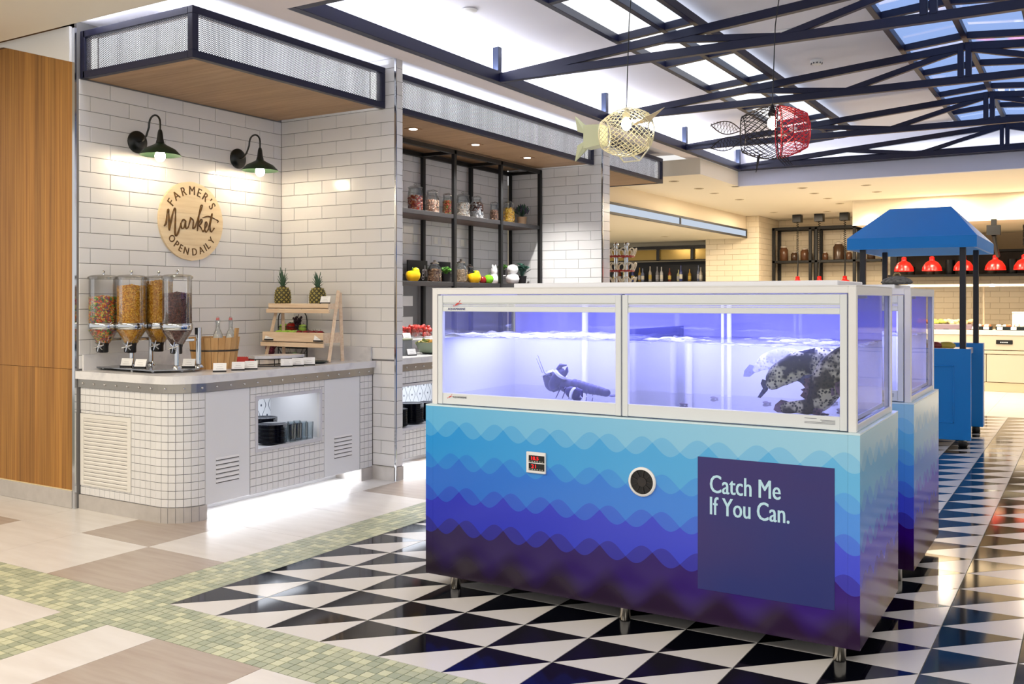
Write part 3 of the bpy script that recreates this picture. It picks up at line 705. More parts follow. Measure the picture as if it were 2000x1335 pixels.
def dispenser(label, loc, kind, top, s, seed):
    t = thing('cereal_dispenser', label, 'dispenser', loc, group='cereal dispensers'); rr = random.Random(seed); R = .1
    MB().lathe([(.028, -.10), (.045, -.085), (.098, 0), (R, .01), (R, .375), (R-.003, .375), (R-.003, .01), (.094, 0), (.042, -.085), (.026, -.10)], 32, closed=True).build('tube', GLS, t, True)
    lid = MB().lathe([(R+.006, .375), (R+.008, .39), (R-.01, .402), (.02, .408), (0, .408)], 32).build('lid', glass('lid_acrylic', (236, 234, 230), .15), t, True)
    MB().lathe([(.008, .408), (.006, .42), (.012, .432), (.004, .44)], 10).build('knob', CHR, lid, True)
    MB().lathe([(R+.003, .015), (R+.006, .02), (R+.006, .055), (R+.003, .06), (R+.001, .058), (R+.001, .017)], 32, closed=True).build('band', CHR, t, True)
    nz = MB().lathe([(.030, -.155), (.034, -.15), (.034, -.11), (.040, -.085), (.026, -.085), (.026, -.155)], 16, closed=True).cbox((.0, -.012, -.13), (.05, .07, .045), 0, .006).build('nozzle', BLACKP, t, True)
    kn = MB().cyl((0, 0, 0), .012, .03, 12, M_ := 0)
    for k in range(3):
        a = PI*k/3+.3; d = Vector((math.cos(a), math.sin(a), 0))*.038
        kn.tube([(-d.x, -d.y, .03), (d.x, d.y, .03)], .0045, 6)
    o = kn.build('turn_knob', CHR, t, True); o.location = (.045, -.055, -.105); o.rotation_euler = (PI/2, 0, .5)
    mb = MB(); mats = CER[kind]; fill = top-loc[2]
    mb.lathe([(.030, -.088), (.085, -.004), (R-.014, .012), (R-.014, fill-.03), (R*.5, fill-.005), (0, fill-.002)], 20)
    area_n = int(900*(.017/s)**1.6*(fill+.08)/.3)
    for k in range(area_n):
        z = rr.uniform(-.08, fill-.012+.012*math.sin(k)); a = rr.uniform(0, 2*PI)
        rmax = (R-.009) if z > .005 else .036+(z+.085)/.09*(R-.05)
        lumps(mb, (rmax*math.cos(a), rmax*math.sin(a), z), s*rr.uniform(.8, 1.15), rr.randrange(len(mats)), rr)
    for k in range(int(200*(.012/s)**2)):
        q = (R-.012)*math.sqrt(rr.random()); a = rr.uniform(0, 2*PI); lumps(mb, (q*math.cos(a), q*math.sin(a), fill-.002+rr.uniform(-.006, .012)-.02*q/R), s, rr.randrange(len(mats)), rr)
    mb.build('cereal', mats, t, kind='stuff')
    MB().cbox((0, .085, -.06), (.03, .11, .02), 0, .003).build('arm', CHR, t)
    return t
dispenser('cereal dispenser of multicoloured rings, leftmost of the four', (-6.115, 4.335, 1.272), 'mix', 1.52, .0105, 1)
dispenser('cereal dispenser of golden flakes, second from the left', (-5.93, 4.43, 1.272), 'corn', 1.60, .0085, 2)
dispenser('cereal dispenser filled highest with golden flakes, third from the left', (-5.89, 4.635, 1.272), 'corn', 1.635, .0085, 3)
dispenser('cereal dispenser of dark chocolate balls, rightmost of the four', (-5.52, 4.50, 1.272), 'choc', 1.545, .0075, 4)
# ---- label cards
cardm = MB().add([(-.045, 0, 0), (.045, 0, 0), (.045, .022, .06), (-.045, .022, .06), (-.045, .002, 0), (.045, .002, 0), (.045, .024, .06), (-.045, .024, .06)], [(0, 1, 2, 3), (7, 6, 5, 4), (3, 2, 6, 7), (0, 3, 7, 4), (1, 5, 6, 2)]).data('card', CARD)
cardb = MB().box((-.046, -.004, -.002), (.046, .014, .009)).data('holder', BLACKP)
cardl = MB()
for k, wd in enumerate((.05, .036, .044)): cardl.cbox((0, .0085+.006*k-.002, .021+.014*k), (wd, .001, .0016))
cardl = cardl.data('print_lines', mat('print_grey', (150, 150, 150), .7))
def card(loc, rz, label, s=1, grp='label cards on the counter'):
    t = thing('label_card', label, 'card', loc, rz, grp); t.scale = (s, s, s)
    link('card', cardm, t); link('holder', cardb, t); link('print_lines', cardl, t); return t
Z0 = ZC+.002
card((-5.98, 4.42, ZC+.026), .35, 'small white label card in black holder, leftmost on the dispenser stand')
card((-5.80, 4.40, ZC+.026), .3, 'small white label card in the middle of the dispenser stand, below the flakes')
card((-5.55, 4.62, ZC+.026), .5, 'small white label card on the dispenser stand, left of the wooden tub')
for (x, y), s in (((-5.27, 4.66), 'in front of the wooden tub'), ((-5.27, 4.83), 'in front of the watermelon slices'), ((-5.26, 4.945), 'between the watermelon and the white tray'), ((-5.235, 5.28), 'left one in front of the tray'), ((-5.22, 5.385), 'middle one in front of the tray'), ((-5.205, 5.49), 'right one in front of the tray')):
    card((x, y, Z0), .75, 'white label card on the stone top, '+s)
# ---- wooden tub with bottles
tb = thing('wooden_tub', 'pale wooden stave tub with a dark hoop, holding two milk bottles', 'tub', (-5.62, 4.92, ZC))
TUBW = wood('tub_wood', (214, 170, 112), (188, 138, 82), (30, 30, 3), .5, .08)
for k in range(22):
    a0, a1 = 2*PI*k/22+.008, 2*PI*(k+1)/22-.008; h = .30 if k == 1 else .232
    V = []
    for rr_, z in ((.155, 0), (.185, h), (.169, h), (.139, 0)):
        V += [(rr_*math.cos(a0), rr_*math.sin(a0), z), (rr_*math.cos(a1), rr_*math.sin(a1), z)]
    MB().add(V, [(0, 1, 3, 2), (2, 3, 5, 4), (4, 5, 7, 6), (6, 7, 1, 0), (0, 2, 4, 6), (1, 7, 5, 3)]).build('stave', TUBW, tb)
MB().lathe([(.1745, .13), (.1765, .142), (.172, .142), (.170, .13)], 40, closed=True).build('hoop', mat('hoop_steel', (92, 84, 76), .4, .9), tb, True)
MB().cyl((0, 0, .02), .145, .12, 24).build('filling', mat('crushed_ice', (232, 236, 240), .4, var=(60, (206, 214, 222)), bump=.6), tb)
def bottle_milk(loc, s):
    t = thing('milk_bottle', 'glass swing-top bottle of milk with red cap in the wooden tub, %s one' % s, 'bottle', loc)
    MB().lathe([(.036, 0), (.038, .01), (.038, .09), (.030, .12), (.016, .15), (.014, .20), (.017, .203), (.017, .215), (.0, .215)], 18).build('bottle_glass', glass('bottle_clear', (240, 243, 243), .03) if not bpy.data.materials.get('bottle_clear') else bpy.data.materials['bottle_clear'], t, True)
    MB().lathe([(.034, .004), (.035, .085), (.028, .112), (.0, .112)], 18).build('milk', mat('milk', (240, 238, 234), .4) if not bpy.data.materials.get('milk') else bpy.data.materials['milk'], t, True)
    MB().lathe([(.013, .215), (.015, .22), (.013, .232), (0, .235)], 12).build('cap', mat('cap_red', (206, 122, 122), .5) if not bpy.data.materials.get('cap_red') else bpy.data.materials['cap_red'], t, True)
    MB().tube([(-.019, 0, .19), (-.021, 0, .215), (-.012, 0, .24), (.012, 0, .24), (.021, 0, .215), (.019, 0, .19)], .0018, 5).tube([(.019, -.006, .19), (.024, -.02, .17), (.019, .0, .155)], .0018, 5).build('wire_clip', CHR, t)
bottle_milk((-5.61, 4.945, ZC+.142), 'left'); bottle_milk((-5.55, 5.015, ZC+.142), 'right')
# ---- ladder shelf
ls = thing('ladder_shelf', 'pine A-frame display stand with two shallow trays at the counter end', 'shelf', (-5.68, 5.85, ZC))
def leg(a, b): MB().tube([a, b], .019, 4).build('leg', PINE, ls)
for s in (-1, 1):
    leg((s*.36, -.01, .0), (s*.33, .14, .585)); leg((s*.335, .185, 0), (s*.33, .16, .57))
for nm, z, y0, y1, h, w_ in (('upper', .435, .005, .165, .045, .34), ('lower', .155, -.06, .15, .085, .345)):
    tr_ = MB().box((-w_, y0, z), (w_, y1, z+.008)).box((-w_, y1-.012, z+.008), (w_, y1, z+h*.6)).box((-w_, y0+.012, z+.008), (-w_+.012, y1-.012, z+h)).box((w_-.012, y0+.012, z+.008), (w_, y1-.012, z+h)).build('tray', PINE, ls)
    MB().box((-w_, y0, z-.0), (w_, y0+.012, z+h), c=.002).build('tray_front', PINE, tr_)
    MB().box((-.355, y0-.012, z-.035), (.355, y0+.006, z-.002), c=.002).build('crossbar', PINE, ls)
def pineapple(loc, hb, hl, label, seed):
    t = thing('pineapple', label, 'pineapple', loc, group='pineapples on the pine stand'); rr = random.Random(seed)
    SK = mat('pineapple_skin', (74, 68, 34), .6) if not bpy.data.materials.get('pineapple_skin') else bpy.data.materials['pineapple_skin']
    EY = mat('pineapple_eye', (166, 152, 78), .6) if not bpy.data.materials.get('pineapple_eye') else bpy.data.materials['pineapple_eye']
    R = .060; prof = []
    for i in range(11):
        f = i/10; prof.append((R*(.86+.28*math.sin(PI*min(1, f*.9+.12)))*(1 if f < .85 else 1-.9*(f-.85)/.15*.5) if 0 < i < 10 else (R*.8 if i == 0 else R*.35), hb*f))
    MB().lathe(prof, 18).build('fruit', SK, t, True)
    mb = MB()
    for j in range(9):
        f = (j+.6)/9.6; r = R*(.86+.28*math.sin(PI*min(1, f*.9+.12)))*(1 if f < .85 else 1-.45*(f-.85)/.15)
        for k in range(10):
            a = 2*PI*(k+.5*(j % 2))/10; c = Vector((math.cos(a)*r, math.sin(a)*r, hb*f))
            M = Matrix.Rotation(a, 3, 'Z'); mb.add([c+M @ Vector(p) for p in ((0, -.012, 0), (0, 0, -.011), (0, .012, 0), (0, 0, .011), (.006, 0, .001))], [(0, 1, 4), (1, 2, 4), (2, 3, 4), (3, 0, 4)])
    mb.build('eyes', EY, t, kind='stuff')
    LF = mat('pineapple_leaf', (72, 104, 78), .55, rnd=.15) if not bpy.data.materials.get('pineapple_leaf') else bpy.data.materials['pineapple_leaf']
    for k in range(26):
        q = k/25; a = k*2.4; h = hl*(.35+.65*q); out = .045*(1-q*.75); z0 = hb*.96+hl*.25*q; wd = .011
        d = Vector((math.cos(a), math.sin(a), 0)); s_ = Vector((-d.y, d.x, 0)); P = []
        for i in range(4):
            f = i/3; c = d*(.012+out*f**1.4)+Vector((0, 0, z0+h*.8*f-(.015*f*f)*(1-q))); ww = wd*(1-f*.92)
            P += [c-s_*ww, c+d*.003, c+s_*ww]
        F = []
        for i in range(3):
            for m_ in (0, 1): F.append((i*3+m_, i*3+m_+1, i*3+m_+4, i*3+m_+3))
        P += [p-d*.0015 for p in P]; F += [tuple(12+i for i in f[::-1]) for f in F]
        MB().add(P, F).build('leaf', LF, t)
pineapple((-5.93, 5.935, ZC+.443), .185, .16, 'taller pineapple on the upper tray of the pine stand, left one', 1)
pineapple((-5.53, 5.935, ZC+.443), .175, .13, 'shorter pineapple on the upper tray of the pine stand, right one', 2)
card((-5.39, 5.866, ZC+.480), .2, 'small white label card on the upper tray right of the pineapples')
card((-5.94, 5.781, ZC+.172), .1, 'small white label card on the lower tray in front of the green apples')
card((-5.38, 5.781, ZC+.172), .2, 'small white label card on the lower tray in front of the red apples')
def apple_data(nm, c, c2): return [MB().lathe([(0, -.030), (.016, -.034), (.030, -.024), (.036, 0), (.032, .022), (.018, .032), (.006, .028), (0, .022)], 16, cap=False).data(nm, mat(nm, c, .25, var=(25, c2)), True), MB().tube([(0, 0, .022), (.003, .002, .038), (.006, .004, .046)], .0018, 5).data('stem', mat(nm+'_stem', (84, 62, 30), .7))]
GA, RA = apple_data('green_apple', (150, 190, 60), (170, 204, 90)), apple_data('red_apple', (132, 22, 34), (96, 14, 26))
def apple(D, loc, label, grp, cat='apple', s=1):
    t = thing('green_apple' if D is GA else 'red_apple', label, cat, loc, random.uniform(0, 6), grp); t.scale = (s, s, s)
    link('flesh', D[0], t); link('stem', D[1], t); return t
gx = [(-5.88, 5.845), (-5.805, 5.838), (-5.73, 5.845), (-5.84, 5.915), (-5.77, 5.915)]
for x, y in gx: apple(GA, (x, y, ZC+.222), 'green apple in the left half of the lower pine tray', 'green apples in the pine tray')
for x, y in ((-5.645, 5.845), (-5.57, 5.838), (-5.495, 5.845), (-5.42, 5.85), (-5.61, 5.915), (-5.535, 5.915)): apple(RA, (x, y, ZC+.222), 'dark red apple in the right half of the lower pine tray', 'red apples in the pine tray')
# ---- wire fruit basket behind the ladder shelf
fb = thing('fruit_basket', 'black wire two-tier fruit basket with arched handle behind the pine stand', 'basket', (-6.0, 6.122, ZC))
def ovalpts(a, b, z, n=24): return [(a*math.cos(2*PI*k/n), b*math.sin(2*PI*k/n), z) for k in range(n)]
for nm, z, a in (('lower_tier', .06, .17), ('upper_tier', .245, .165)):
    m_ = MB().tube(ovalpts(a, .058, z+.03), .004, 5, closed=True).tube(ovalpts(a*.8, .046, z-.02), .003, 5, closed=True)
    for k in range(12):
        q = 2*PI*k/12; m_.tube([(a*math.cos(q), .058*math.sin(q), z+.03), (a*.8*math.cos(q), .046*math.sin(q), z-.02)], .0022, 4)
    for k in range(-4, 5): m_.tube([(a*.8*k/4.6, -.05, z-.02), (a*.8*k/4.6, .05, z-.02)], .0022, 4)
    m_.build(nm, BLK, fb)
MB().tube([(-.172, 0, 0), (-.172, 0, .33)]+[(-.172*math.cos(PI*k/10), 0, .33+.13*math.sin(PI*k/10)) for k in range(1, 10)]+[(.172, 0, .33), (.172, 0, 0)], .005, 6).build('handle', BLK, fb, True)
apple(GA, (-6.1, 6.12, ZC+.262), 'bright green apple in the upper wire basket tier, far left', 'fruit in wire basket', 'apple', 1.15)
apple(GA, (-5.875, 6.12, ZC+.262), 'bright green apple in the upper wire basket tier, far right beside the grapes', 'fruit in wire basket', 'apple', 1.05)
tm_ = thing('tomato', 'large red tomato with green top in the upper wire basket tier', 'tomato', (-6.0, 6.115, ZC+.270))
MB().lathe([(0, -.036), (.03, -.036), (.052, -.012), (.053, .012), (.036, .034), (.012, .036), (0, .03)], 18, cap=False).build('flesh', mat('tomato_red', (150, 30, 22), .18), tm_, True)
mb = MB()
for k in range(6):
    a = PI*k/3; mb.tube([(0, 0, .034), (.018*math.cos(a), .018*math.sin(a), .041), (.036*math.cos(a), .036*math.sin(a), .036)], [.005, .004, .001], 4)
mb.build('calyx', mat('leaf_green', (46, 92, 40), .5), tm_)
def grapes(loc, label, col, n, sz, seed, name='grape_bunch'):
    t = thing(name, label, 'grapes', loc); rr = random.Random(seed)
    G = mat('grape_%d' % seed, col, .3, rnd=.2); gm = MB().ell((0, 0, 0), (.0105, .0105, .012), 10, 7).data('grape', G, True)
    for k in range(n):
        f = k/n; a = k*2.4; r = sz[0]*(1-f*.75)*rr.uniform(.55, 1); link('grape', gm, t, (r*math.cos(a), r*math.sin(a)*.6, sz[1]*(f-.0)*-1+rr.uniform(0, .01)))
    MB().tube([(0, 0, -.01), (.004, 0, .02), (.014, 0, .034)], .003, 5).build('stem', bpy.data.materials['green_apple_stem'], t)
grapes((-5.92, 6.105, ZC+.35), 'bunch of dark purple grapes hanging over the wire basket rim', (44, 18, 32), 46, (.05, .10), 5)
grapes((-6.13, 5.99, ZC+.135), 'bunch of wine-red grapes at the counter corner left of the pine stand', (104, 24, 52), 60, (.07, .125), 6)
# greenery and dish on the right, tray, melon, yellow fruit
dsh = thing('dark_dish', 'shallow dark green dish at the right end of the counter beside the tray', 'dish', (-5.33, 5.72, ZC))
MB().lathe([(0, 0), (.05, 0), (.095, .016), (.092, .018), (.05, .006), (0, .006)], 24, cap=False).build('bowl', mat('dish_green', (40, 58, 54), .2), dsh, True)
hb = thing('herb_sprig', 'small green herb sprig beside the white tray', 'herb', (-5.50, 5.68, ZC)); rr = random.Random(8)
for k in range(16):
    a = rr.uniform(0, 6.3); q = rr.uniform(.01, .045); h = rr.uniform(.02, .085); c = Vector((q*math.cos(a), q*math.sin(a), h))
    MB().ell(c, (.014, .009, .003), 8, 4, M=Euler((rr.uniform(-.8, .8), rr.uniform(-.8, .8), a)).to_matrix()).build('leaf', bpy.data.materials['leaf_green'], hb)
mb = MB()
for k in range(5): mb.tube([(0, 0, 0), (.02*math.cos(k*1.3), .02*math.sin(k*1.3), .05)], .002, 4)
mb.build('stem', bpy.data.materials['leaf_green'], hb)
ty = thing('serving_tray', 'white marble serving tray on a black wire stand', 'tray', (-5.42, 5.36, ZC), -.25)
hexp = [(.13*math.cos(a)*(1), .235*math.sin(a)) for a in [2*PI*k/8+PI/8 for k in range(8)]]
MB().prism(hexp, .02, M=Matrix.Translation((0, 0, .062))).build('slab', STONE, ty)
st_ = MB()
for z in (.004, .058): st_.tube([(x*.97, y*.97, z) for x, y in hexp], .0035, 5, closed=True)
for x, y in hexp: st_.tube([(x*.97, y*.97, .004), (x*.97, y*.97, .06)], .0035, 5)
st_.build('wire_stand', BLK, ty)
ml = thing('watermelon_plate', 'white plate of red watermelon slices between the tub and the tray', 'fruit plate', (-5.71, 5.26, ZC))
MB().lathe([(0, 0), (.07, 0), (.12, .012), (.118, .015), (.07, .005), (0, .005)], 24, cap=False).build('plate', WHT, ml, True)
MR = mat('melon_red', (226, 58, 48), .35); MG_ = mat('melon_rind', (212, 228, 190), .4)
for k in range(8):
    M = Matrix.Translation((-.06+.018*k, -.02+.006*k, .01)) @ Euler((PI/2-.25, 0, .9)).to_matrix().to_4x4()
    w_ = MB().prism([(-.05, 0), (.05, 0), (.036, .04), (0, .055), (-.036, .04)], .011, M=M).build('slice', MR, ml)
    MB().prism([(-.055, -.006), (.055, -.006), (.05, 0), (-.05, 0)], .011, M=M).build('rind', MG_, w_)
yb = thing('yellow_fruit_plate', 'plate of yellow fruit chunks behind the dispenser posts', 'fruit plate', (-5.78, 4.92, ZC))
MB().lathe([(0, 0), (.06, 0), (.1, .012), (.098, .015), (.06, .005), (0, .005)], 24, cap=False).build('plate', WHT, yb, True)
YF = mat('fruit_yellow', (228, 200, 52), .4); rr = random.Random(4)
for k in range(16): MB().cbox((rr.uniform(-.05, .05), rr.uniform(-.05, .05), .022+.02*(k % 3)), (.032, .028, .026), 0, .005, None).build('chunk', YF, yb)
# ---------------------------------------------------------------- wall lamps
def wall_lamp(y, label):
    t = thing('wall_lamp', label, 'lamp', (XW, y, 2.70), group='gooseneck wall lamps')
    MB().lathe([(.085, 0), (.085, .012), (.07, .024), (.02, .030), (0, .03)], 28, M=Matrix.Rotation(PI/2, 3, 'Y')).build('wall_plate', mat('lamp_black', (18, 22, 20), .3) if not bpy.data.materials.get('lamp_black') else bpy.data.materials['lamp_black'], t, True)
    LB = bpy.data.materials['lamp_black']
    pts = [(.03, 0, 0), (.07, 0, .005), (.11, .0, .04), (.14, .0, .10)]+[(.205+.062*math.cos(PI*.95-PI*.95*k/8), 0, .125+.06*math.sin(PI*.95-PI*.95*k/8)) for k in range(9)]+[(.268, 0, .05)]
    MB().tube(pts, .0075, 8).build('gooseneck', LB, t, True)
    c = (.268, 0, 0)
    MB().lathe([(.012, .07), (.018, .05), (.024, .0), (.032, -.03)][::-1], 16, c).build('socket', LB, t, True)
    MB().lathe([(.028, -.03), (.05, -.045), (.11, -.075), (.148, -.115), (.150, -.122), (.146, -.118), (.106, -.08), (.046, -.05), (.026, -.035)], 36, c, closed=True).build('shade', mat('shade_green', (34, 52, 38), .35) if not bpy.data.materials.get('shade_green') else bpy.data.materials['shade_green'], t, True)
    MB().ell((c[0], c[1], -.128), (.038, .038, .042), 16, 10).build('bulb', emis('bulb_glow', (255, 232, 196), 110) if not bpy.data.materials.get('bulb_glow') else bpy.data.materials['bulb_glow'], t, True)
    return t
wall_lamp(4.70, 'black gooseneck wall lamp with green shade, left of the two above the round sign')
wall_lamp(5.70, 'black gooseneck wall lamp with green shade, right of the two near the corner')
# ---------------------------------------------------------------- round wooden sign
sg = thing('round_sign', 'round pale wooden sign with burnt FARMERS MARKET OPEN DAILY lettering', 'sign', (XW, 5.203, 2.131))
SGW = wood('sign_wood', (240, 220, 184), (226, 200, 158), (1, 3, 30), .6, .03)
RS = .318
for k in range(5):
    z0, z1 = -RS+2*RS*k/5, -RS+2*RS*(k+1)/5-.0008; P = []
    zs = [z0+(z1-z0)*i/8 for i in range(9)]
    P = [(-math.sqrt(max(0, RS*RS-z*z)), z) for z in zs]+[(math.sqrt(max(0, RS*RS-z*z)), z) for z in zs[::-1]]
    Q = []
    for p in P:
        if not Q or (abs(p[0]-Q[-1][0])+abs(p[1]-Q[-1][1])) > 1e-5: Q.append(p)
    if abs(Q[0][0]-Q[-1][0])+abs(Q[0][1]-Q[-1][1]) < 1e-5: Q.pop()
    M = Matrix(((0, 0, 1, 0), (1, 0, 0, 0), (0, 1, 0, 0), (0, 0, 0, 1)))
    MB().prism(Q[::-1], .02, M=M).build('board', SGW, sg)
BURN = mat('burnt_letter', (70, 44, 14), .7, var=(30, (120, 82, 24)))
def plane(u, v, ang, d): return Matrix(((0, 0, 1, d), (1, 0, 0, 0), (0, 1, 0, 0), (0, 0, 0, 1))) @ Matrix.Translation((u, v, 0)) @ Matrix.Rotation(ang, 4, 'Z')
def arc_text(s, size, rad, mid, span, top):
    mb = MB(); mes = [text_data(ch, size, .0012, .86, .0, 'CENTER') if ch != ' ' else None for ch in s]
    ws = [(max(v.co.x for v in m_.vertices)-min(v.co.x for v in m_.vertices)+size*.14) if m_ else size*.16 for m_ in mes]
    tot = sum(ws); acc = 0
    for m_, w_ in zip(mes, ws):
        f = (acc+w_/2)/tot-.5; acc += w_; a = mid-f*span if top else mid+f*span
        if not m_: continue
        r = rad if top else rad+size*.72
        cx = (max(v.co.x for v in m_.vertices)+min(v.co.x for v in m_.vertices))/2
        lt = MB()
        for dx in (-.0016, .0016): lt.mesh(m_, plane(r*math.cos(a), r*math.sin(a), a-PI/2 if top else a+PI/2, .0205+dx*.05) @ Matrix.Translation((-cx+dx, 0, 0)))
        lt.build('letter', BURN, sg)
arc_text("FARMER'S", .100, .214, PI/2, 2.2, True)
arc_text('OPEN DAILY', .084, .214, -PI/2, 2.15, False)
def stroke(mb, pts, r):
    out = []; P = [Vector((p[0]*1.04, p[1]*1.0, 0)) for p in pts]; n = len(P)
    for i in range(n-1):
        p0, p1, p2, p3 = P[max(i-1, 0)], P[i], P[i+1], P[min(i+2, n-1)]
        for k in range(5):
            t = k/5; out.append(.5*((2*p1)+(p2-p0)*t+(2*p0-5*p1+4*p2-p3)*t*t+(3*p1-p0-3*p2+p3)*t**3))
    out.append(P[-1]); M = plane(0, 0, 0, .0215)
    rr_ = [r*(.65+.5*abs(math.sin(i*.35))) for i in range(len(out))]
    mb.tube([M @ p for p in out], rr_, 6)
mk = MB(); q = .0062
stroke(mk, [(-.262, -.055), (-.245, -.03), (-.232, .055), (-.222, .075), (-.218, .02), (-.214, -.085), (-.205, -.04), (-.18, .06), (-.162, .09), (-.157, .04), (-.162, -.10), (-.150, -.125), (-.13, -.09), (-.105, -.02)], q*1.25)
stroke(mk, [(-.062, .0), (-.085, .008), (-.105, -.025), (-.10, -.06), (-.078, -.055), (-.06, 0.0), (-.062, -.05), (-.05, -.062), (-.035, -.045)], q)
stroke(mk, [(-.035, -.045), (-.015, .02), (-.018, .03), (.008, .012), (.012, .0), (.006, -.06)], q)
stroke(mk, [(.006, -.06), (.03, -.04), (.055, .03), (.09, .11), (.098, .135), (.082, .128), (.065, .05), (.05, -.075)], q)
stroke(mk, [(.055, -.03), (.085, .02), (.098, .012), (.08, -.018), (.062, -.022), (.085, -.045), (.105, -.075), (.122, -.055)], q)
stroke(mk, [(.122, -.055), (.145, -.018), (.142, .004), (.128, -.005), (.122, -.055), (.138, -.078), (.16, -.05)], q)
stroke(mk, [(.16, -.05), (.19, .06), (.198, .075), (.184, .02), (.176, -.05), (.19, -.072), (.218, -.04)], q)
stroke(mk, [(.10, .035), (.16, .052), (.24, .03), (.258, .018), (.25, .008)], q*.85)
mk.build('lettering_market', BURN, sg)
# ================================================================ FISH TANKS
# waves on the cabinets: flat print, and a soft dark band towards the bottom
WAVE = bpy.data.materials.new('wave_print'); WAVE.use_nodes = True; nt = WAVE.node_tree
b_ = nt.nodes['Principled BSDF']; b_.inputs['Roughness'].default_value = .16; b_.inputs['Specular IOR Level'].default_value = .5
tc = nt.nodes.new('ShaderNodeTexCoord'); sp = nt.nodes.new('ShaderNodeSeparateXYZ'); nt.links.new(tc.outputs['Object'], sp.inputs[0])
S_ = nmath(nt, 'ADD', sp.outputs[0], sp.outputs[1]); Zc = sp.outputs[2]
fx_ = nmath(nt, 'MULTIPLY', sp.outputs[0], 1/2.172)
k_ = nmath(nt, 'MULTIPLY', S_, 2*PI/.265)
w1 = nmath(nt, 'MULTIPLY', nmath(nt, 'SINE', nmath(nt, 'ADD', k_, 1.75)), .042); w2 = nmath(nt, 'MULTIPLY', nmath(nt, 'SINE', nmath(nt, 'ADD', k_, 1.75+2.3)), .042)
def rgb(nt, c):
    n = nt.nodes.new('ShaderNodeRGB'); n.outputs[0].default_value = lin(c)+(1,); return n.outputs[0]
def mixc(nt, f, a, b):
    m_ = nt.nodes.new('ShaderNodeMix'); m_.data_type = 'RGBA'
    nt.links.new(f, m_.inputs[0]); nt.links.new(a, m_.inputs[6]); nt.links.new(b, m_.inputs[7]); return m_.outputs[2]
cols = [((92, 176, 222), (160, 212, 236)), ((24, 142, 216), (104, 186, 234)), ((8, 100, 206), (76, 146, 234)), ((20, 36, 184), (68, 80, 220)), ((32, 6, 70), (52, 12, 122)), ((24, 5, 28), (40, 10, 54))]
cc = [mixc(nt, fx_, rgb(nt, a), rgb(nt, b)) for a, b in cols]; cur = cc[0]
for i, c0 in enumerate((.833, .667, .498, .333)):
    d1 = nmath(nt, 'LESS_THAN', Zc, nmath(nt, 'ADD', w1, c0)); d2 = nmath(nt, 'LESS_THAN', Zc, nmath(nt, 'ADD', w2, c0))
    cur = mixc(nt, nmath(nt, 'MULTIPLY', nmath(nt, 'ADD', d1, d2), .5), cur, cc[i+1])
mr = nt.nodes.new('ShaderNodeMapRange'); nt.links.new(nmath(nt, 'SUBTRACT', Zc, w1), mr.inputs[0]); mr.inputs['From Min'].default_value = .22; mr.inputs['From Max'].default_value = .12
cur = mixc(nt, mr.outputs[0], cur, cc[5]); nt.links.new(cur, b_.inputs['Base Color'])
TW = mat('tank_white', (232, 231, 230), .35); TW2 = mat('tank_door', (222, 226, 228), .35); TGAP = mat('tank_gap', (150, 156, 166), .5)
TGL = glass('tank_glass', (250, 252, 255), .0, .4)
tk = thing('fish_tank', 'nearest white framed fish tank on a wave-printed blue cabinet with the navy sign', 'fish tank', (-2.98, 4.012, 0), .0101)
DP = .94; W_ = 2.172
MB().box((.047, 0, .073), (2.124, .018, .947)).build('front_panel', WAVE, tk)
for x0, x1 in ((0, .0465), (2.1245, W_)): MB().box((x0, 0, .073), (x1, .03, .947)).build('corner_panel', WAVE, tk)
MB().box((W_-.018, .0305, .073), (W_, DP, .947)).build('side_panel', WAVE, tk); MB().box((0, .0305, .073), (.018, DP, .947)).build('side_panel', WAVE, tk)
MB().box((.02, DP-.018, .073), (W_-.02, DP, .947)).build('back_panel', WAVE, tk)
MB().box((0, 0, .9475), (W_, DP, .955)).build('ledge', mat('ledge_pale', (214, 236, 244), .3), tk)
MB().box((.02, .02, .073), (W_-.02, DP-.02, .08)).build('bottom_board', BLACKP, tk)
LEGM = MB().lathe([(.025, 0), (.027, .004), (.027, .074)], 20).data('leg', mat('leg_steel', (188, 182, 172), .22, 1), True)
for x in (.147, 1.106, 2.078):
    for y in (.062, DP-.07): link('leg', LEGM, tk, (x, y, 0))
# frame
fr = MB()
H0, H1 = .955, 1.556
for x0, x1 in ((.028, .060), (2.122, 2.154)):
    for y0, y1 in ((.018, .05), (.85, .882)): fr.box((x0, y0, H0), (x1, y1, H1), c=.002)
for y0, y1 in ((.018, .05), (.85, .882)): fr.box((.060, y0, 1.527), (2.122, y1, H1), c=.002)
for x0, x1 in ((.028, .060), (2.122, 2.154)): fr.box((x0, .05, 1.518), (x1, .85, H1), c=.002)
fr.build('tank_frame', TW, tk)
for x0, x1 in ((.066, 1.1045), (1.1115, 2.117)):
    d = MB()
    for a, b in (((x0, .985), (x0+.028, 1.522)), ((x1-.028, .985), (x1, 1.522))): d.box((a[0], .016, a[1]-.026), (b[0], .04, b[1]), c=.002)
    d.box((x0+.028, .02, .960), (x1-.028, .04, 1.016), c=.002); d.box((x0+.028, .02, 1.439), (x1-.028, .04, 1.461), c=.002); d.box((x0+.028, .026, 1.461), (x1-.028, .04, 1.466)); d.box((x0+.028, .023, 1.468), (x1-.028, .04, 1.473)); d.box((x0+.028, .026, 1.475), (x1-.028, .04, 1.482)); d.box((x0+.028, .02, 1.482), (x1-.028, .04, 1.522), c=.002)
    o = d.build('door', TW2, tk)
    MB().box((x0+.026, .028, 1.012), (x1-.026, .033, 1.442)).build('pane', TGL, o)
GAPS = mat('gap_shade_blue', (96, 108, 160), .6)
for x0, x1 in ((1.1045, 1.1115), (.060, .066), (2.117, 2.122)): MB().box((x0, .03, .96), (x1, .045, 1.526)).build('gap_strip', GAPS, tk)  # coloured strips stand in for the shaded gaps beside the doors
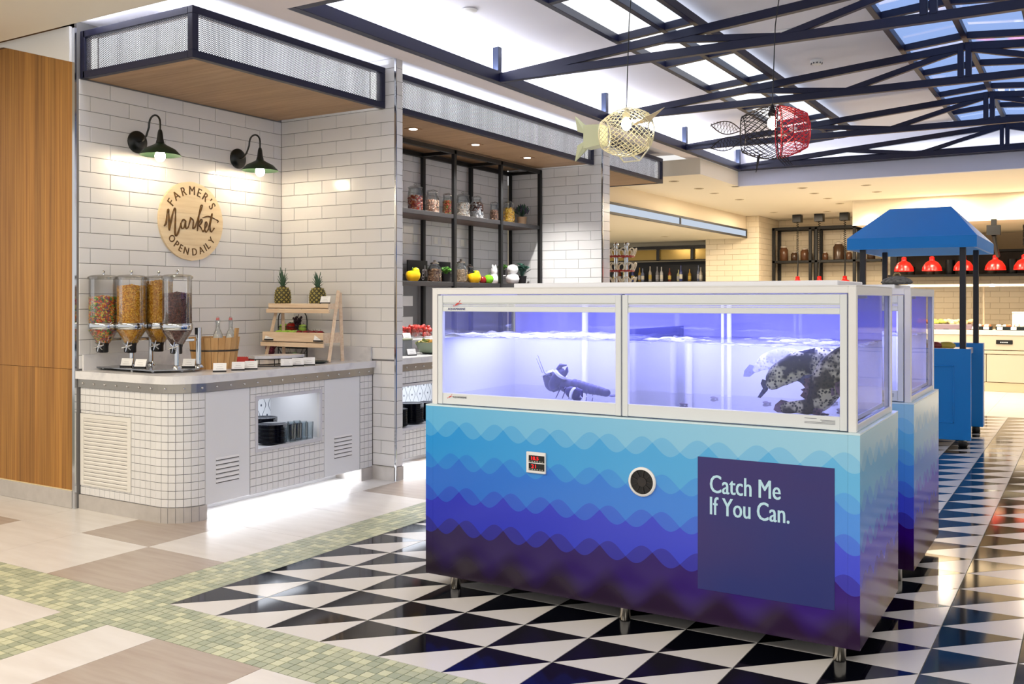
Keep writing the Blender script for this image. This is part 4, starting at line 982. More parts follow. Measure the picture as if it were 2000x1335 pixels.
MB().box((2.140, .05, .985), (2.146, .85, 1.518)).build('side_pane', glass('tank_side_glass', (232, 236, 246), .0, .22), tk); MB().box((.036, .05, .985), (.042, .85, 1.518)).build('side_pane', TGL, tk)
ALU = mat('alu_rail', (206, 216, 226), .3, .5)
for x0 in (2.128, .030): MB().box((x0, .05, .9555), (x0+.024, .85, .985), c=.002).build('side_rail', ALU, tk)
MB().box((.0, .0, 1.5562), (.0, .0, 1.5562)) if False else None
MB().box((.028, .018, 1.5563), (2.154, .882, 1.560)).build('top_board', TW, tk)
MB().box((.44, .16, 1.5603), (2.05, .70, 1.583), c=.003).build('lid', mat('lid_white', (244, 246, 252), .3), tk)
# inside
INW = mat('tank_lining', (232, 234, 244), .5)
MB().box((.07, .05, .985), (2.12, .84, 1.002)).build('tank_floor', INW, tk)
MB().box((.07, .80, 1.002), (2.12, .815, 1.30)).build('back_lining', INW, tk)
MB().box((.07, .80, 1.3005), (2.12, .806, 1.52)).build('back_pane', mat('back_frost', (158, 158, 226), .2, alpha=.62), tk)
MB().box((.062, .05, 1.002), (.070, .80, 1.30)).build('end_lining', INW, tk)
MB().box((1.10, .05, 1.002), (1.118, .80, 1.36)).build('divider', glass('divider_acrylic', (206, 210, 246), .12, rough=.08), tk)
for x, y, h, r in ((.56, .74, 1.50, .018), (1.40, .70, 1.50, .012), (1.365, .70, 1.50, .008), (1.16, .76, 1.30, .02), (1.98, .72, 1.45, .014)): MB().cyl((x, y, 1.003), r, h-1.003, 14).build('pipe', INW, tk, True)
MB().box((.09, .10, 1.505), (1.08, .55, 1.522)).box((1.13, .10, 1.505), (2.1, .55, 1.522)).build('light_bar', TW, tk)
for x in (.585, 1.615):
    for loc_y in (0,):
        c_, s_ = math.cos(.0101), math.sin(.0101); px, py = -2.98+x*c_-.36*s_, 4.012+x*s_+.36*c_
        for dy in (0, 1.36):
            area('tank_light', (px, py+dy, 1.50), (.95, .42), 5, VIO, (0, 0, .0101))
            area('tank_fill', (px, py+dy+.05, 1.295), (.95, .5), 8, VIO, (0, 0, .0101))  # added fill just below the surface to brighten the water, no fitting there
# water: clear tinted body with a little milky haze
WATER = bpy.data.materials.new('water'); WATER.use_nodes = True; n2 = WATER.node_tree; n2.nodes.clear()
out = n2.nodes.new('ShaderNodeOutputMaterial'); t_ = n2.nodes.new('ShaderNodeBsdfTransparent'); t_.inputs[0].default_value = (.95, .965, 1, 1)
gl_ = n2.nodes.new('ShaderNodeBsdfGlossy'); gl_.inputs['Roughness'].default_value = .08; lw = n2.nodes.new('ShaderNodeFresnel'); lw.inputs[0].default_value = 1.15
m_ = n2.nodes.new('ShaderNodeMixShader'); n2.links.new(lw.outputs[0], m_.inputs[0]); n2.links.new(t_.outputs[0], m_.inputs[1]); n2.links.new(gl_.outputs[0], m_.inputs[2]); n2.links.new(m_.outputs[0], out.inputs[0])
vs_ = n2.nodes.new('ShaderNodeVolumeScatter'); vs_.inputs['Color'].default_value = (.80, .84, 1, 1); vs_.inputs['Density'].default_value = 1.1; n2.links.new(vs_.outputs[0], out.inputs['Volume'])
MB().box((.072, .048, 1.0022), (1.099, .799, 1.308)).box((1.119, .048, 1.0022), (2.118, .799, 1.308)).build('water', WATER, tk)
FOAM = bpy.data.materials.new('foam'); FOAM.use_nodes = True; nt = FOAM.node_tree; b_ = nt.nodes['Principled BSDF']
b_.inputs['Base Color'].default_value = lin((236, 238, 250))+(1,); b_.inputs['Roughness'].default_value = .5
tc = nt.nodes.new('ShaderNodeTexCoord'); nz = nt.nodes.new('ShaderNodeTexNoise'); nz.inputs['Scale'].default_value = 9; nz.inputs['Detail'].default_value = 6
rp = nt.nodes.new('ShaderNodeValToRGB'); rp.color_ramp.elements[0].position = .42; rp.color_ramp.elements[0].color = (.25, .25, .25, 1); rp.color_ramp.elements[1].position = .66
nt.links.new(tc.outputs['Object'], nz.inputs['Vector']); nt.links.new(nz.outputs[0], rp.inputs[0]); nt.links.new(rp.outputs[0], b_.inputs['Alpha'])
def foam(x0, x1, z0, amp, seed):
    rr = random.Random(seed); nx, ny = 70, 26; V = []; F = []
    ph = [rr.uniform(0, 6.3) for _ in range(10)]
    for j in range(ny+1):
        for i in range(nx+1):
            x = x0+(x1-x0)*i/nx; y = .05+.745*j/ny
            h = amp*(.5*math.sin(9*x+5*y+ph[0])+.4*math.sin(23*x-11*y+ph[1])+.35*math.sin(41*x+33*y+ph[2])+.3*math.sin(-63*x+47*y+ph[3]))
            V.append((x, y, z0+h+rr.uniform(-.0025, .0025)))
    for j in range(ny):
        for i in range(nx): q = j*(nx+1)+i; F.append((q, q+1, q+nx+2, q+nx+1))
    MB().add(V, F).build('water_surface', FOAM, tk, True)
foam(.074, 1.098, 1.313, .010, 2); foam(1.121, 2.116, 1.303, .009, 3)
def front(me, x, z, y=-.0012, rx=PI/2): return Matrix.Translation((x, y, z)) @ Matrix.Rotation(PI/2, 4, 'X')
def fit(s, w_, h_, ext=.0006, bold=0):
    me = text_data(s, .1, .001, 1, bold); xs = [v.co.x for v in me.vertices]; ys = [v.co.y for v in me.vertices]
    a, b, c, d = min(xs), max(xs), min(ys), max(ys)
    for v in me.vertices: v.co = Vector(((v.co.x-a)/(b-a)*w_, (v.co.y-c)/(d-c)*h_ if h_ else (v.co.y-c)*w_/(b-a), v.co.z*ext/.001))
    return me
def front_text(s, x, z, w_, h_, m_, parent, name, y=-.001, bold=0):
    me = fit(s, w_, h_); mb = MB().mesh(me, front(None, x, z, y))
    if bold: mb.mesh(me, front(None, x+bold, z, y-.0001))
    return mb.build(name, m_, parent)
# sign
SIGNM = mat('sign_navy', (56, 44, 108), .3, var=((.9, .9, 1.6), (36, 46, 116), .35, .65))
sgn = MB().box((1.485, -.0022, .222), (2.072, 0, .806)).build('sign_panel', SIGNM, tk)
PALE = mat('sign_letter', (190, 228, 242), .4)
front_text('Catch Me', 1.541, .652, .308, .079, PALE, sgn, 'lettering', -.0032, .0030)
front_text('If You Can.', 1.541, .556, .345, .079, PALE, sgn, 'lettering', -.0032, .0030)
# thermostat
th = MB().box((.612, -.012, .655), (.720, 0, .758), c=.003).build('thermostat', TW, tk)
RED = emis('led_red', (255, 40, 40), 1.6)
for z0, s in ((.708, '18.5'), (.669, '21')):
    e = MB().box((.628, -.0135, z0), (.715, -.0119, z0+.034)).build('display', BLACKP, th)
    MB().mesh(fit(s, .040 if len(s) > 2 else .026, .017), front(None, .643, z0+.012, -.0141)).build('digits', RED, e) if False else None
    front_text(s, .643, z0+.012, .040 if len(s) > 2 else .026, .017, RED, th, 'digits', -.0145)
    m2 = MB()
    for k in range(6): m2.cbox((.634+k*.014, -.0138, z0+.005), (.008, .0008, .004))
    m2.build('buttons', mat('button_grey', (170, 170, 160), .5), th)
# fan vent
fv = MB().lathe([(.067, 0), (.067, .008), (.060, .013), (.056, .013), (.056, 0)], 36, (1.221, 0, .668), M=Matrix.Rotation(PI/2, 3, 'X'), closed=True).build('fan_vent', TW, tk, True)
MB().lathe([(.056, 0), (.056, .006), (0, .006)], 36, (1.221, 0, .668), M=Matrix.Rotation(PI/2, 3, 'X')).build('grille', mat('fan_black', (16, 13, 13), .4), fv)
MB().lathe([(.022, .006), (.022, .010), (0, .010)], 24, (1.221, 0, .668), M=Matrix.Rotation(PI/2, 3, 'X')).build('hub', mat('fan_hub', (40, 34, 32), .4), fv)
for k in range(9):
    a = 2*PI*k/9; M = Matrix.Translation((1.221, -.0085, .668)) @ Matrix.Rotation(a, 4, 'Y')
    MB().box((.024, -.0015, -.002), (.054, .0015, .002), M=M).build('rib', bpy.data.materials['fan_hub'], fv)
# maker's marks
NAV = mat('logo_navy', (48, 56, 120), .5); LRED = mat('logo_red', (206, 70, 62), .5)
front_text('AQUAMARINE', .127, 1.4445, .108, .013, NAV, tk, 'brand_lettering', .0185)
def lob(x, z, s):
    mb = MB(); M = Matrix.Translation((x, .0185, z)) @ Matrix.Rotation(PI/2, 4, 'X') @ Matrix.Rotation(.45, 4, 'Z') @ Matrix.Scale(s, 4)
    mb.prism([(-1, 0), (-.3, -.28), (.5, -.25), (.8, 0), (.5, .25), (-.3, .28)], .02, M=M)
    for sg in (-1, 1): mb.prism([(.6, .1*sg), (1.2, .25*sg), (1.7, .6*sg), (1.3, .55*sg)][::sg], .02, M=M)
    mb.prism([(-1, 0), (-1.5, -.3), (-1.4, 0), (-1.5, .3)][::-1], .02, M=M); return mb.build('brand_emblem', LRED, tk)
lob(.185, 1.477, .017); lob(.140, .998, .012)
front_text('AQUAMARINE', .158, .992, .085, .011, mat('logo_grey', (96, 98, 108), .5), tk, 'brand_lettering', .0185)
m2 = MB()
for k, (x0, w_) in enumerate(((1.945, .05), (2.01, .06), (2.015, .055), (1.945, .125), (1.945, .125))): m2.box((x0, .0188, 1.003-k*.005), (x0+w_, .02, 1.0045-k*.005))
m2.build('fine_print', bpy.data.materials['logo_grey'], tk)
tk2 = dup(tk, (-2.977, 5.372, 0), .0, 'long white framed fish tank on a blue wave-printed cabinet, directly behind the nearest tank')
# ---------------------------------------------------------------- fish and lobster
def TK(x, y, z): return Vector((-2.98+x*math.cos(.0101)-y*math.sin(.0101), 4.012+x*math.sin(.0101)+y*math.cos(.0101), z))
def fishmat(name, a, b, c, ghost=0):
    m_ = bpy.data.materials.new(name); m_.use_nodes = True; nt = m_.node_tree; p = nt.nodes['Principled BSDF']; p.inputs['Roughness'].default_value = .5
    tc = nt.nodes.new('ShaderNodeTexCoord'); v1 = nt.nodes.new('ShaderNodeTexNoise'); v1.inputs['Scale'].default_value = 16; v2 = nt.nodes.new('ShaderNodeTexVoronoi'); v2.inputs['Scale'].default_value = 75
    nt.links.new(tc.outputs['Object'], v1.inputs['Vector']); nt.links.new(tc.outputs['Object'], v2.inputs['Vector'])
    r1 = nt.nodes.new('ShaderNodeValToRGB'); r1.color_ramp.elements[0].position = .45; r1.color_ramp.elements[1].position = .56
    r2 = nt.nodes.new('ShaderNodeValToRGB'); r2.color_ramp.elements[0].position = .30; r2.color_ramp.elements[1].position = .5
    nt.links.new(v1.outputs[0], r1.inputs[0]); nt.links.new(v2.outputs[0], r2.inputs[0])
    c1 = mixc(nt, r1.outputs[0], rgb(nt, a), rgb(nt, b)); c2 = mixc(nt, r2.outputs[0], rgb(nt, c), c1)
    nt.links.new(c2, p.inputs['Base Color']); return m_
def grouper(label, spine, ys, hs, mats, fins, spikes=None, eye=None):
    t = thing('grouper', label, 'fish', TK(spine[0][0], ys[0], spine[0][1]), .0101, 'groupers in the right half of the near tank')
    o = Vector((spine[0][0], ys[0], spine[0][1])); P = [Vector((x, y, z))-o for (x, z), y in zip(spine, ys)]; n = len(P); D = []; HH = []
    for i in range(n-1):
        for k in range(4):
            f = k/4; p0, p1, p2, p3 = P[max(i-1, 0)], P[i], P[i+1], P[min(i+2, n-1)]
            D.append(.5*((2*p1)+(p2-p0)*f+(2*p0-5*p1+4*p2-p3)*f*f+(3*p1-p0-3*p2+p3)*f**3)); HH.append(hs[i]*(1-f)+hs[i+1]*f)
    D.append(P[-1]); HH.append(hs[-1]); V = []; m = 14; N = len(D)
    for i in range(N):
        tg = (D[min(i+1, N-1)]-D[max(i-1, 0)]).normalized(); up = Vector((0, 1, 0)).cross(tg).normalized(); sd = tg.cross(up)
        for k in range(m):
            a = 2*PI*k/m; V.append(D[i]+up*math.cos(a)*HH[i]+sd*math.sin(a)*HH[i]*.52)
    F = [(i*m+k, i*m+(k+1) % m, (i+1)*m+(k+1) % m, (i+1)*m+k) for i in range(N-1) for k in range(m)]+[tuple(range(m-1, -1, -1)), tuple((N-1)*m+k for k in range(m))]
    MB().add(V, F).build('body', mats[0], t, True)
    for nm, pts, dy in fins:
        Q = [Vector((x, ys[0]+dy, z))-o for x, z in pts]; c = sum(Q, Vector())/len(Q)
        Va = [p+Vector((0, -.003, 0)) for p in Q]+[p+Vector((0, .003, 0)) for p in Q]; k = len(Q)
        mb = MB().add(Va+[c+Vector((0, -.008, 0)), c+Vector((0, .008, 0))], [(i, (i+1) % k, 2*k) for i in range(k)]+[(k+(i+1) % k, k+i, 2*k+1) for i in range(k)]+[(i, k+i, k+(i+1) % k, (i+1) % k) for i in range(k)])
        mb.build(nm, mats[1], t)
    return t
FM = [fishmat('grouper_skin', (34, 36, 38), (186, 184, 160), (18, 20, 30)), fishmat('grouper_fin', (46, 50, 84), (60, 66, 110), (24, 26, 60))]
FM2 = [fishmat('grouper_skin_brown', (52, 46, 44), (178, 172, 156), (22, 22, 28)), fishmat('grouper_fin_rust', (84, 60, 84), (110, 88, 120), (40, 36, 70))]
grouper('dark mottled grouper with pale bars slanting down left, left of the pair by the glass', [(1.752, 1.118), (1.768, 1.130), (1.800, 1.165), (1.865, 1.205), (1.94, 1.235), (2.0, 1.252), (2.05, 1.266)], [.15, .15, .16, .18, .2, .22, .24], [.014, .034, .052, .062, .056, .042, .016], FM,
        [('tail_fin', [(1.765, 1.135), (1.730, 1.148), (1.722, 1.128), (1.738, 1.110), (1.708, 1.066), (1.722, 1.064), (1.752, 1.098)], 0), ('anal_fin', [(1.87, 1.150), (1.905, 1.130), (1.94, 1.150), (1.945, 1.175), (1.9, 1.17)], .02), ('dorsal_fin', [(1.80, 1.21), (1.83, 1.245), (1.88, 1.272), (1.95, 1.29), (1.95, 1.27), (1.86, 1.24)], .03)])
grouper('brown mottled grouper head up against the right glass with its tail curled on the floor', [(2.098, 1.285), (2.075, 1.245), (2.048, 1.20), (2.015, 1.14), (1.98, 1.075), (1.935, 1.040), (1.88, 1.034), (1.84, 1.028), (1.815, 1.024)], [.12, .12, .12, .12, .13, .14, .14, .14, .14], [.034, .058, .074, .074, .056, .036, .026, .026, .018], FM2,
        [('pectoral_fin', [(2.055, 1.150), (2.085, 1.165), (2.094, 1.11), (2.082, 1.092), (2.062, 1.11)], -.04), ('pelvic_fin', [(2.035, 1.135), (2.05, 1.13), (2.052, 1.10), (2.04, 1.094)], -.03), ('anal_fin', [(1.985, 1.06), (2.0, 1.03), (1.985, 1.006), (1.955, 1.008), (1.96, 1.045)], 0),
         ('dorsal_fin', [(1.955, 1.165), (1.915, 1.16), (1.93, 1.145), (1.906, 1.138), (1.925, 1.122), (1.902, 1.112), (1.92, 1.098), (1.90, 1.085), (1.93, 1.065), (1.965, 1.09)], .01), ('tail_fin', [(1.85, 1.055), (1.815, 1.062), (1.79, 1.04), (1.782, 1.016), (1.80, 1.006), (1.85, 1.006)], .02)])
FM3 = [fishmat('grouper_skin_hazed', (120, 122, 150), (190, 190, 205), (90, 92, 130)), FM[1]]  # water haze over the far fish is put into its skin colour
grouper('pale hazy grouper farther back in the water, left of the dark pair', [(1.58, 1.155), (1.605, 1.175), (1.64, 1.20), (1.70, 1.216), (1.77, 1.222), (1.84, 1.216)], [.52]*6, [.012, .022, .04, .05, .046, .02], FM3, [('tail_fin', [(1.60, 1.175), (1.56, 1.185), (1.535, 1.155), (1.53, 1.125), (1.56, 1.125), (1.59, 1.15)], 0)])
LB = mat('lobster_blue', (44, 40, 120), .35, var=(30, (26, 22, 84))); BND = mat('claw_band', (226, 228, 244), .5)
lb = thing('lobster', 'dark blue lobster with white-banded claws on the tank floor, left half of the near tank', 'lobster', TK(.76, .26, 1.003), .0101)
body = MB()
for k in range(9):
    f = k/8; body.ell((-.02+.165*f, .02*math.sin(f*2), .062-.03*f), (.026, .034*(1-.45*f), .034*(1-.4*f)), 12, 8)
body.ell((-.055, 0, .058), (.055, .036, .036), 14, 8).build('body', LB, lb, True)
for k in range(5):
    a = (k-2)*.42; MB().ell((.185+.02*math.cos(a), .035*math.sin(a), .022), (.03, .012, .004), 10, 5, M=Matrix.Rotation(a, 3, 'Z')).build('tail_fan', LB, lb, True)
def claw(nm, p, q, r, wd, bandf):
    p, q, r = Vector(p), Vector(q), Vector(r)
    o = MB().tube([p, q], [.009, .013], 8).build(nm, LB, lb, True); d = (r-q); u = d.normalized(); M = u.to_track_quat('X', 'Z').to_matrix()
    MB().ell(q+d*.38, (d.length*.45, .022, wd), 14, 10, M=M).build('palm', LB, o, True)
    MB().tube([q+d*.55+M @ Vector((0, 0, wd*.7)), q+d*.85+M @ Vector((0, 0, wd*.75)), r], [.015, .012, .003], 8).tube([q+d*.55-M @ Vector((0, 0, wd*.6)), q+d*.85-M @ Vector((0, 0, wd*.55)), r-M @ Vector((.004, 0, .008))], [.013, .010, .003], 8).build('fingers', LB, o, True)
    c = q+d*bandf; MB().tube([c-u*.006, c+u*.006], [wd*1.05, wd*1.02], 14).build('band', BND, o, True)
claw('claw', (-.09, 0, .05), (-.15, -.01, .045), (-.055, -.02, .165), .034, .62)
claw('claw', (-.09, .02, .05), (-.16, .03, .03), (-.20, .03, .125), .036, .9)
claw('claw', (-.05, -.04, .05), (-.02, -.09, .045), (.075, -.10, .016), .030, .45)
mb = MB()
for k in range(4):
    for s in (-1, 1): mb.tube([(-.05+.028*k, s*.025, .045), (-.06+.032*k, s*.07, .06), (-.075+.036*k, s*.10, .004)], [.005, .004, .002], 5)
mb.build('legs', LB, lb, True)
MB().tube([(-.10, -.01, .07), (-.19, -.01, .12), (-.235, .0, .21)], [.003, .002, .001], 5).tube([(-.10, .01, .07), (-.21, .02, .10), (-.26, .03, .19)], [.003, .002, .001], 5).build('antennae', LB, lb, True)
for k, (x, y) in enumerate(((1.65, .48), (1.99, .15), (1.36, .57), (1.33, .22), (1.92, .66), (2.02, .35))):
    t = MB().ell((0, 0, .006), (.016, .010, .007), 8, 5).ell((.018, .006, .004), (.008, .007, .005), 7, 4).build('food_pellet', mat('pellet', (84, 72, 96), .6) if not bpy.data.materials.get('pellet') else bpy.data.materials['pellet'], None, True, TK(x, y, 1.003))
    tag(t, 'small dark crumb lying on the white tank floor below the groupers', 'crumb', 'crumbs on the tank floor')
# small basket ornament on the second tank's lid
t = thing('woven_ornament', 'small grey woven basket ornament on the lid of the rear tank', 'basket', (-.93, 5.62, 1.5835))
MB().lathe([(0, .0), (.07, 0), (.085, .012), (.07, .03), (.035, .044), (0, .048)], 20, cap=False).build('dome', mat('wicker_grey', (120, 118, 112), .8, var=(60, (62, 60, 60)), bump=.8), t, True)
MB().tube([(-.02, 0, .044), (-.01, 0, .062), (.01, 0, .064), (.02, 0, .05)], .005, 6).build('handle', mat('wicker_tan', (150, 130, 90), .8), t)
# ================================================================ JAR SHELVES AND SECOND COUNTER ITEMS
def getm(n, *a, **k): return bpy.data.materials.get(n) or mat(n, *a, **k)
rk = thing('jar_rack', 'black steel wall rack with two shelves of jars in the second alcove', 'rack', (-5.97, 8.2, 1.5))
def rb_(a, b, nm, mt=BLK): MB().box((a[0]+5.97, a[1]-8.2, a[2]-1.5), (b[0]+5.97, b[1]-8.2, b[2]-1.5), c=.002).build(nm, mt, rk)
for y in (6.40, 7.31, 8.233, 9.156, 10.05):
    rb_((-5.765, y-.022, 1.14), (-5.725, y+.022, 3.07), 'post'); rb_((-6.195, y+.01, 1.14), (-6.155, y+.054 if y < 10 else y+.03, 3.07), 'post')
for x in (-5.765, -6.195): rb_((x, 6.38, 3.03), (x+.04, 10.07, 3.075), 'top_rail')
for y in (6.40, 7.31, 8.233, 9.156, 10.05): rb_((-6.155, y-.02, 3.035), (-5.765, y+.02, 3.07), 'top_rail')
SHW = mat('shelf_walnut', (86, 66, 58), .5)
for z in (2.352, 1.64):
    rb_((-5.772, 6.38, z), (-5.735, 10.08, z+.044), 'shelf_edge', mat('shelf_edge', (44, 42, 44), .5) if z > 2 else bpy.data.materials['shelf_edge'])
    rb_((-6.195, 6.38, z+.006), (-5.772, 10.08, z+.044), 'shelf', SHW)
SZ1, SZ2 = 2.397, 1.685
JG = glass('jar_glass', (246, 248, 248), .02)
def jar(y, x, z, r, h, neck, label, cols, lid='ball', fill=.7, lump=.014, grp='glass jars on the upper rack shelf', metal=False, half=None):
    t = thing('glass_jar', label, 'jar', (x, y, z), 0, grp); rr = random.Random(int(y*100))
    MB().lathe([(r*.9, 0), (r, .012), (r, h*.62), (neck, h*.78), (neck, h*.82), (neck-.003, h*.82), (neck-.003, h*.78), (r-.003, h*.62), (r-.003, .014), (0, .008)], 22, cap=False).build('jar_body', JG, t, True)
    lm = getm('jar_lid_steel', (190, 180, 170), .25, .9) if metal else JG
    if lid == 'ball':
        l_ = MB().lathe([(neck*1.05, h*.82), (neck*1.12, h*.85), (neck*.7, h*.90), (.012, h*.92)], 18).build('lid', lm, t, True); MB().ell((0, 0, h*.955), (.018, .018, h*.04), 12, 8).build('lid_knob', lm, l_, True)
    else:
        l_ = MB().lathe([(neck*1.08, h*.82), (neck*1.1, h*.92), (neck*.8, h*.95), (0, h*.95)], 18).build('lid', lm, t, True)
        MB().tube([(neck*1.12, 0, h*.70), (neck*1.25, 0, h*.86), (neck*.3, 0, h*.97), (-neck*1.25, 0, h*.86), (-neck*1.12, 0, h*.70)], .002, 5).build('wire_clip', CHR, t)
    mats = [getm('jarfill_%d_%d_%d' % c, c, .5) for c in cols]; mb = MB(); top = h*fill*.82
    mb.lathe([(r-.016, .012), (r-.016, min(top, h*.62)-.01), (min(r-.016, neck), top-.012), (0, top-.006)], 16)
    n = int(260*(.014/lump)**1.5)
    for k in range(n):
        zz = rr.uniform(.014, top-.008); a = rr.uniform(0, 6.3); q = (r-.010) if zz < h*.6 else neck-.004
        i = rr.randrange(len(mats))
        if half: i = 0 if zz < top*half else 1+rr.randrange(len(mats)-1)
        lumps(mb, (q*math.cos(a), q*math.sin(a), zz), lump*rr.uniform(.7, 1.1), i, rr)
    for k in range(30): q = neck*math.sqrt(rr.random())*.9; a = rr.uniform(0, 6.3); lumps(mb, (q*math.cos(a), q*math.sin(a), top-.006), lump, rr.randrange(len(mats)), rr)
    mb.build('contents', mats, t, kind='stuff'); return t
jar(7.83, -5.95, SZ1, .078, .30, .070, 'glass jar of red and orange candies on the upper shelf, leftmost', [(196, 66, 40), (212, 120, 60), (150, 40, 36), (232, 200, 180)])
jar(8.12, -5.95, SZ1, .074, .27, .055, 'glass clip jar of pinkish nuts on the upper shelf, second', [(206, 170, 150), (186, 140, 116), (222, 200, 180)], 'clip')
jar(8.40, -5.95, SZ1, .055, .26, .045, 'narrow glass jar of orange and green sweets behind the rack post', [(150, 50, 20), (186, 84, 30), (110, 120, 40)], 'clip', .8, .012)
jar(8.695, -5.95, SZ1, .078, .30, .066, 'wide glass jar of white sweets on the upper shelf, fourth', [(236, 226, 214), (228, 206, 190), (240, 238, 236)])
jar(8.97, -5.95, SZ1, .076, .285, .05, 'glass jar of pine cones over white sugar, fifth', [(234, 234, 238), (90, 50, 38), (110, 64, 46)], 'clip', .85, .016, half=.5)
jar(9.34, -5.95, SZ1, .05, .25, .042, 'slim glass jar of brown nuts left of the yellow jar', [(130, 92, 70), (150, 112, 88), (110, 70, 52)], 'clip')
jar(9.66, -5.95, SZ1, .072, .285, .06, 'square-shouldered jar of yellow pasta beside the lavender pot', [(222, 176, 50), (238, 204, 96), (206, 150, 30)], 'clip', .82, .016)
def plant(label, x, y, z, pot_c, pot_r, pot_h, leaf_c, n, spread, hh, leaf, grp=None, seed=1, name='potted_plant', extra=None):
    t = thing(name, label, 'plant', (x, y, z)); rr = random.Random(seed)
    MB().lathe([(pot_r*.78, 0), (pot_r, pot_h*.9), (pot_r*1.05, pot_h), (pot_r*.92, pot_h), (pot_r*.85, pot_h*.85), (0, pot_h*.85)], 20, cap=False).build('pot', getm('pot_%d_%d_%d' % pot_c, pot_c, .6), t, True)
    lm = [getm('leaf_%d_%d_%d' % c, c, .5, rnd=.15) for c in leaf_c]; st_ = MB()
    for k in range(n):
        a = k*2.4+rr.uniform(-.3, .3); q = spread*math.sqrt((k+.5)/n); h = hh*(1-.5*(q/spread)**2)*rr.uniform(.7, 1)
        p = Vector((q*math.cos(a), q*math.sin(a), pot_h+h)); st_.tube([(0, 0, pot_h*.8), (p.x*.4, p.y*.4, pot_h+h*.5), p], .0025, 4)
        M = Euler((rr.uniform(-.5, .5), .5*q/spread*(-1), a)).to_matrix() if leaf[2] < leaf[0] else Euler((rr.uniform(-.25, .25), .5*q/spread, a)).to_matrix()
        MB().ell(p, leaf, 8, 5, M=M).build('leaf', lm[k % len(lm)], t, True)
    st_.build('stems', lm[0], t); return t
plant('lavender plant in a pale terracotta pot on the upper shelf', -5.95, 9.97, SZ1, (206, 172, 136), .06, .11, [(58, 92, 74), (46, 78, 60), (88, 80, 108)], 34, .085, .14, (.008, .008, .036), seed=3)
# lower shelf
def pepper(y, label):
    t = thing('yellow_pepper', label, 'pepper', (-5.85, y, SZ2), 0, 'yellow peppers on the lower rack shelf'); mb = MB(); n = 24; V = []; F = []
    prof = [(.02, 0), (.05, .002), (.072, .03), (.078, .07), (.066, .098), (.03, .106), (.012, .095)]
    for r, z in prof:
        for k in range(n): a = 2*PI*k/n; q = r*(1+.10*math.cos(4*a)*min(1, r/.05)); V.append((q*math.cos(a), q*math.sin(a), z))
    for i in range(len(prof)-1):
        for k in range(n): F.append((i*n+k, i*n+(k+1) % n, (i+1)*n+(k+1) % n, (i+1)*n+k))
    F.append(tuple(range(n-1, -1, -1))); MB().add(V, F).build('flesh', getm('pepper_yellow', (240, 190, 20), .2), t, True)
    MB().ell((.0, .05, .105), (.035, .04, .035), 14, 9).build('lobe', getm('pepper_yellow', (240, 190, 20), .2), t, True)
    MB().tube([(0, 0, .09), (0, -.005, .12), (.01, -.015, .135)], [.012, .008, .007], 8).build('stem', getm('pepper_stem', (70, 120, 40), .5), t, True)
pepper(7.66, 'round yellow pepper on the lower shelf in front of the lettered black board'); pepper(8.77, 'round yellow pepper on the lower shelf beside the green apple')
def board(y, w_, label, txt):
    t = thing('lettered_board', label, 'sign', (-6.10, y, SZ2)); MB().box((-.01, -w_/2, 0), (.01, w_/2, .23), c=.002).build('panel', getm('board_black', (14, 14, 20), .5), t)
    if txt: MB().mesh(fit(txt, .095, .16), Matrix.Translation((.0105, w_/2-.105, .02)) @ Matrix(((0, 0, 1, 0), (1, 0, 0, 0), (0, 1, 0, 0), (0, 0, 0, 1)))).build('lettering', CARD, t)
board(8.06, .34, 'black board with white gh lettering behind the left yellow pepper', 'gh'); board(8.55, .22, 'plain black board behind the green topiary pot', '')
jar(8.167, -5.95, SZ2, .075, .235, .045, 'steel-lidded jar of brown cereal on the lower shelf, left', [(150, 112, 84), (176, 140, 108), (120, 82, 58)], 'ball', .72, .013, 'steel-lidded jars on the lower rack shelf', True)
jar(8.66, -5.95, SZ2, .078, .265, .045, 'steel-lidded jar of pale oats on the lower shelf, middle', [(206, 178, 148), (216, 192, 164), (190, 158, 128)], 'ball', .68, .010, 'steel-lidded jars on the lower rack shelf', True)
jar(9.02, -6.08, SZ2, .065, .225, .045, 'steel-lidded jar of brown grain behind the right yellow pepper', [(150, 112, 84), (176, 140, 108), (120, 82, 58)], 'ball', .7, .012, 'steel-lidded jars on the lower rack shelf', True)
plant('round green topiary in a small black pot on the lower shelf', -5.92, 8.33, SZ2, (18, 18, 20), .055, .09, [(92, 150, 50), (70, 124, 40), (110, 164, 66)], 60, .062, .075, (.016, .013, .006), seed=5)
plant('leafy green plant in a tiny black pot on a white stand', -5.97, 9.56, SZ2+.105, (18, 18, 20), .035, .06, [(84, 140, 48), (66, 116, 40)], 40, .06, .07, (.018, .012, .004), seed=6)
t = thing('display_stand', 'small white wire stand under the tiny black plant pot', 'stand', (-5.97, 9.56, SZ2)); MB().cyl((0, 0, .095), .05, .008, 18).build('top', WHT, t)
for k in range(3): MB().tube([(.042*math.cos(2.1*k), .042*math.sin(2.1*k), .096), (.048*math.cos(2.1*k), .048*math.sin(2.1*k), 0)], .003, 6).build('leg', WHT, t)
plant('blue-green succulent in a black square pot at the shelf end', -5.9, 9.89, SZ2, (20, 20, 24), .055, .10, [(52, 96, 84), (70, 116, 98), (40, 80, 70)], 30, .08, .17, (.034, .022, .005), seed=7)
t = tag(MB().lathe([(0, .0), (.03, -.0), (.045, .02), (.046, .045), (.03, .07), (.008, .076), (0, .07)], 18, cap=False).build('red_apple', getm('apple_wax', (130, 26, 22), .2), None, True, (-5.88, 8.99, SZ2)), 'small dark red apple between the yellow pepper and the green apple', 'apple')
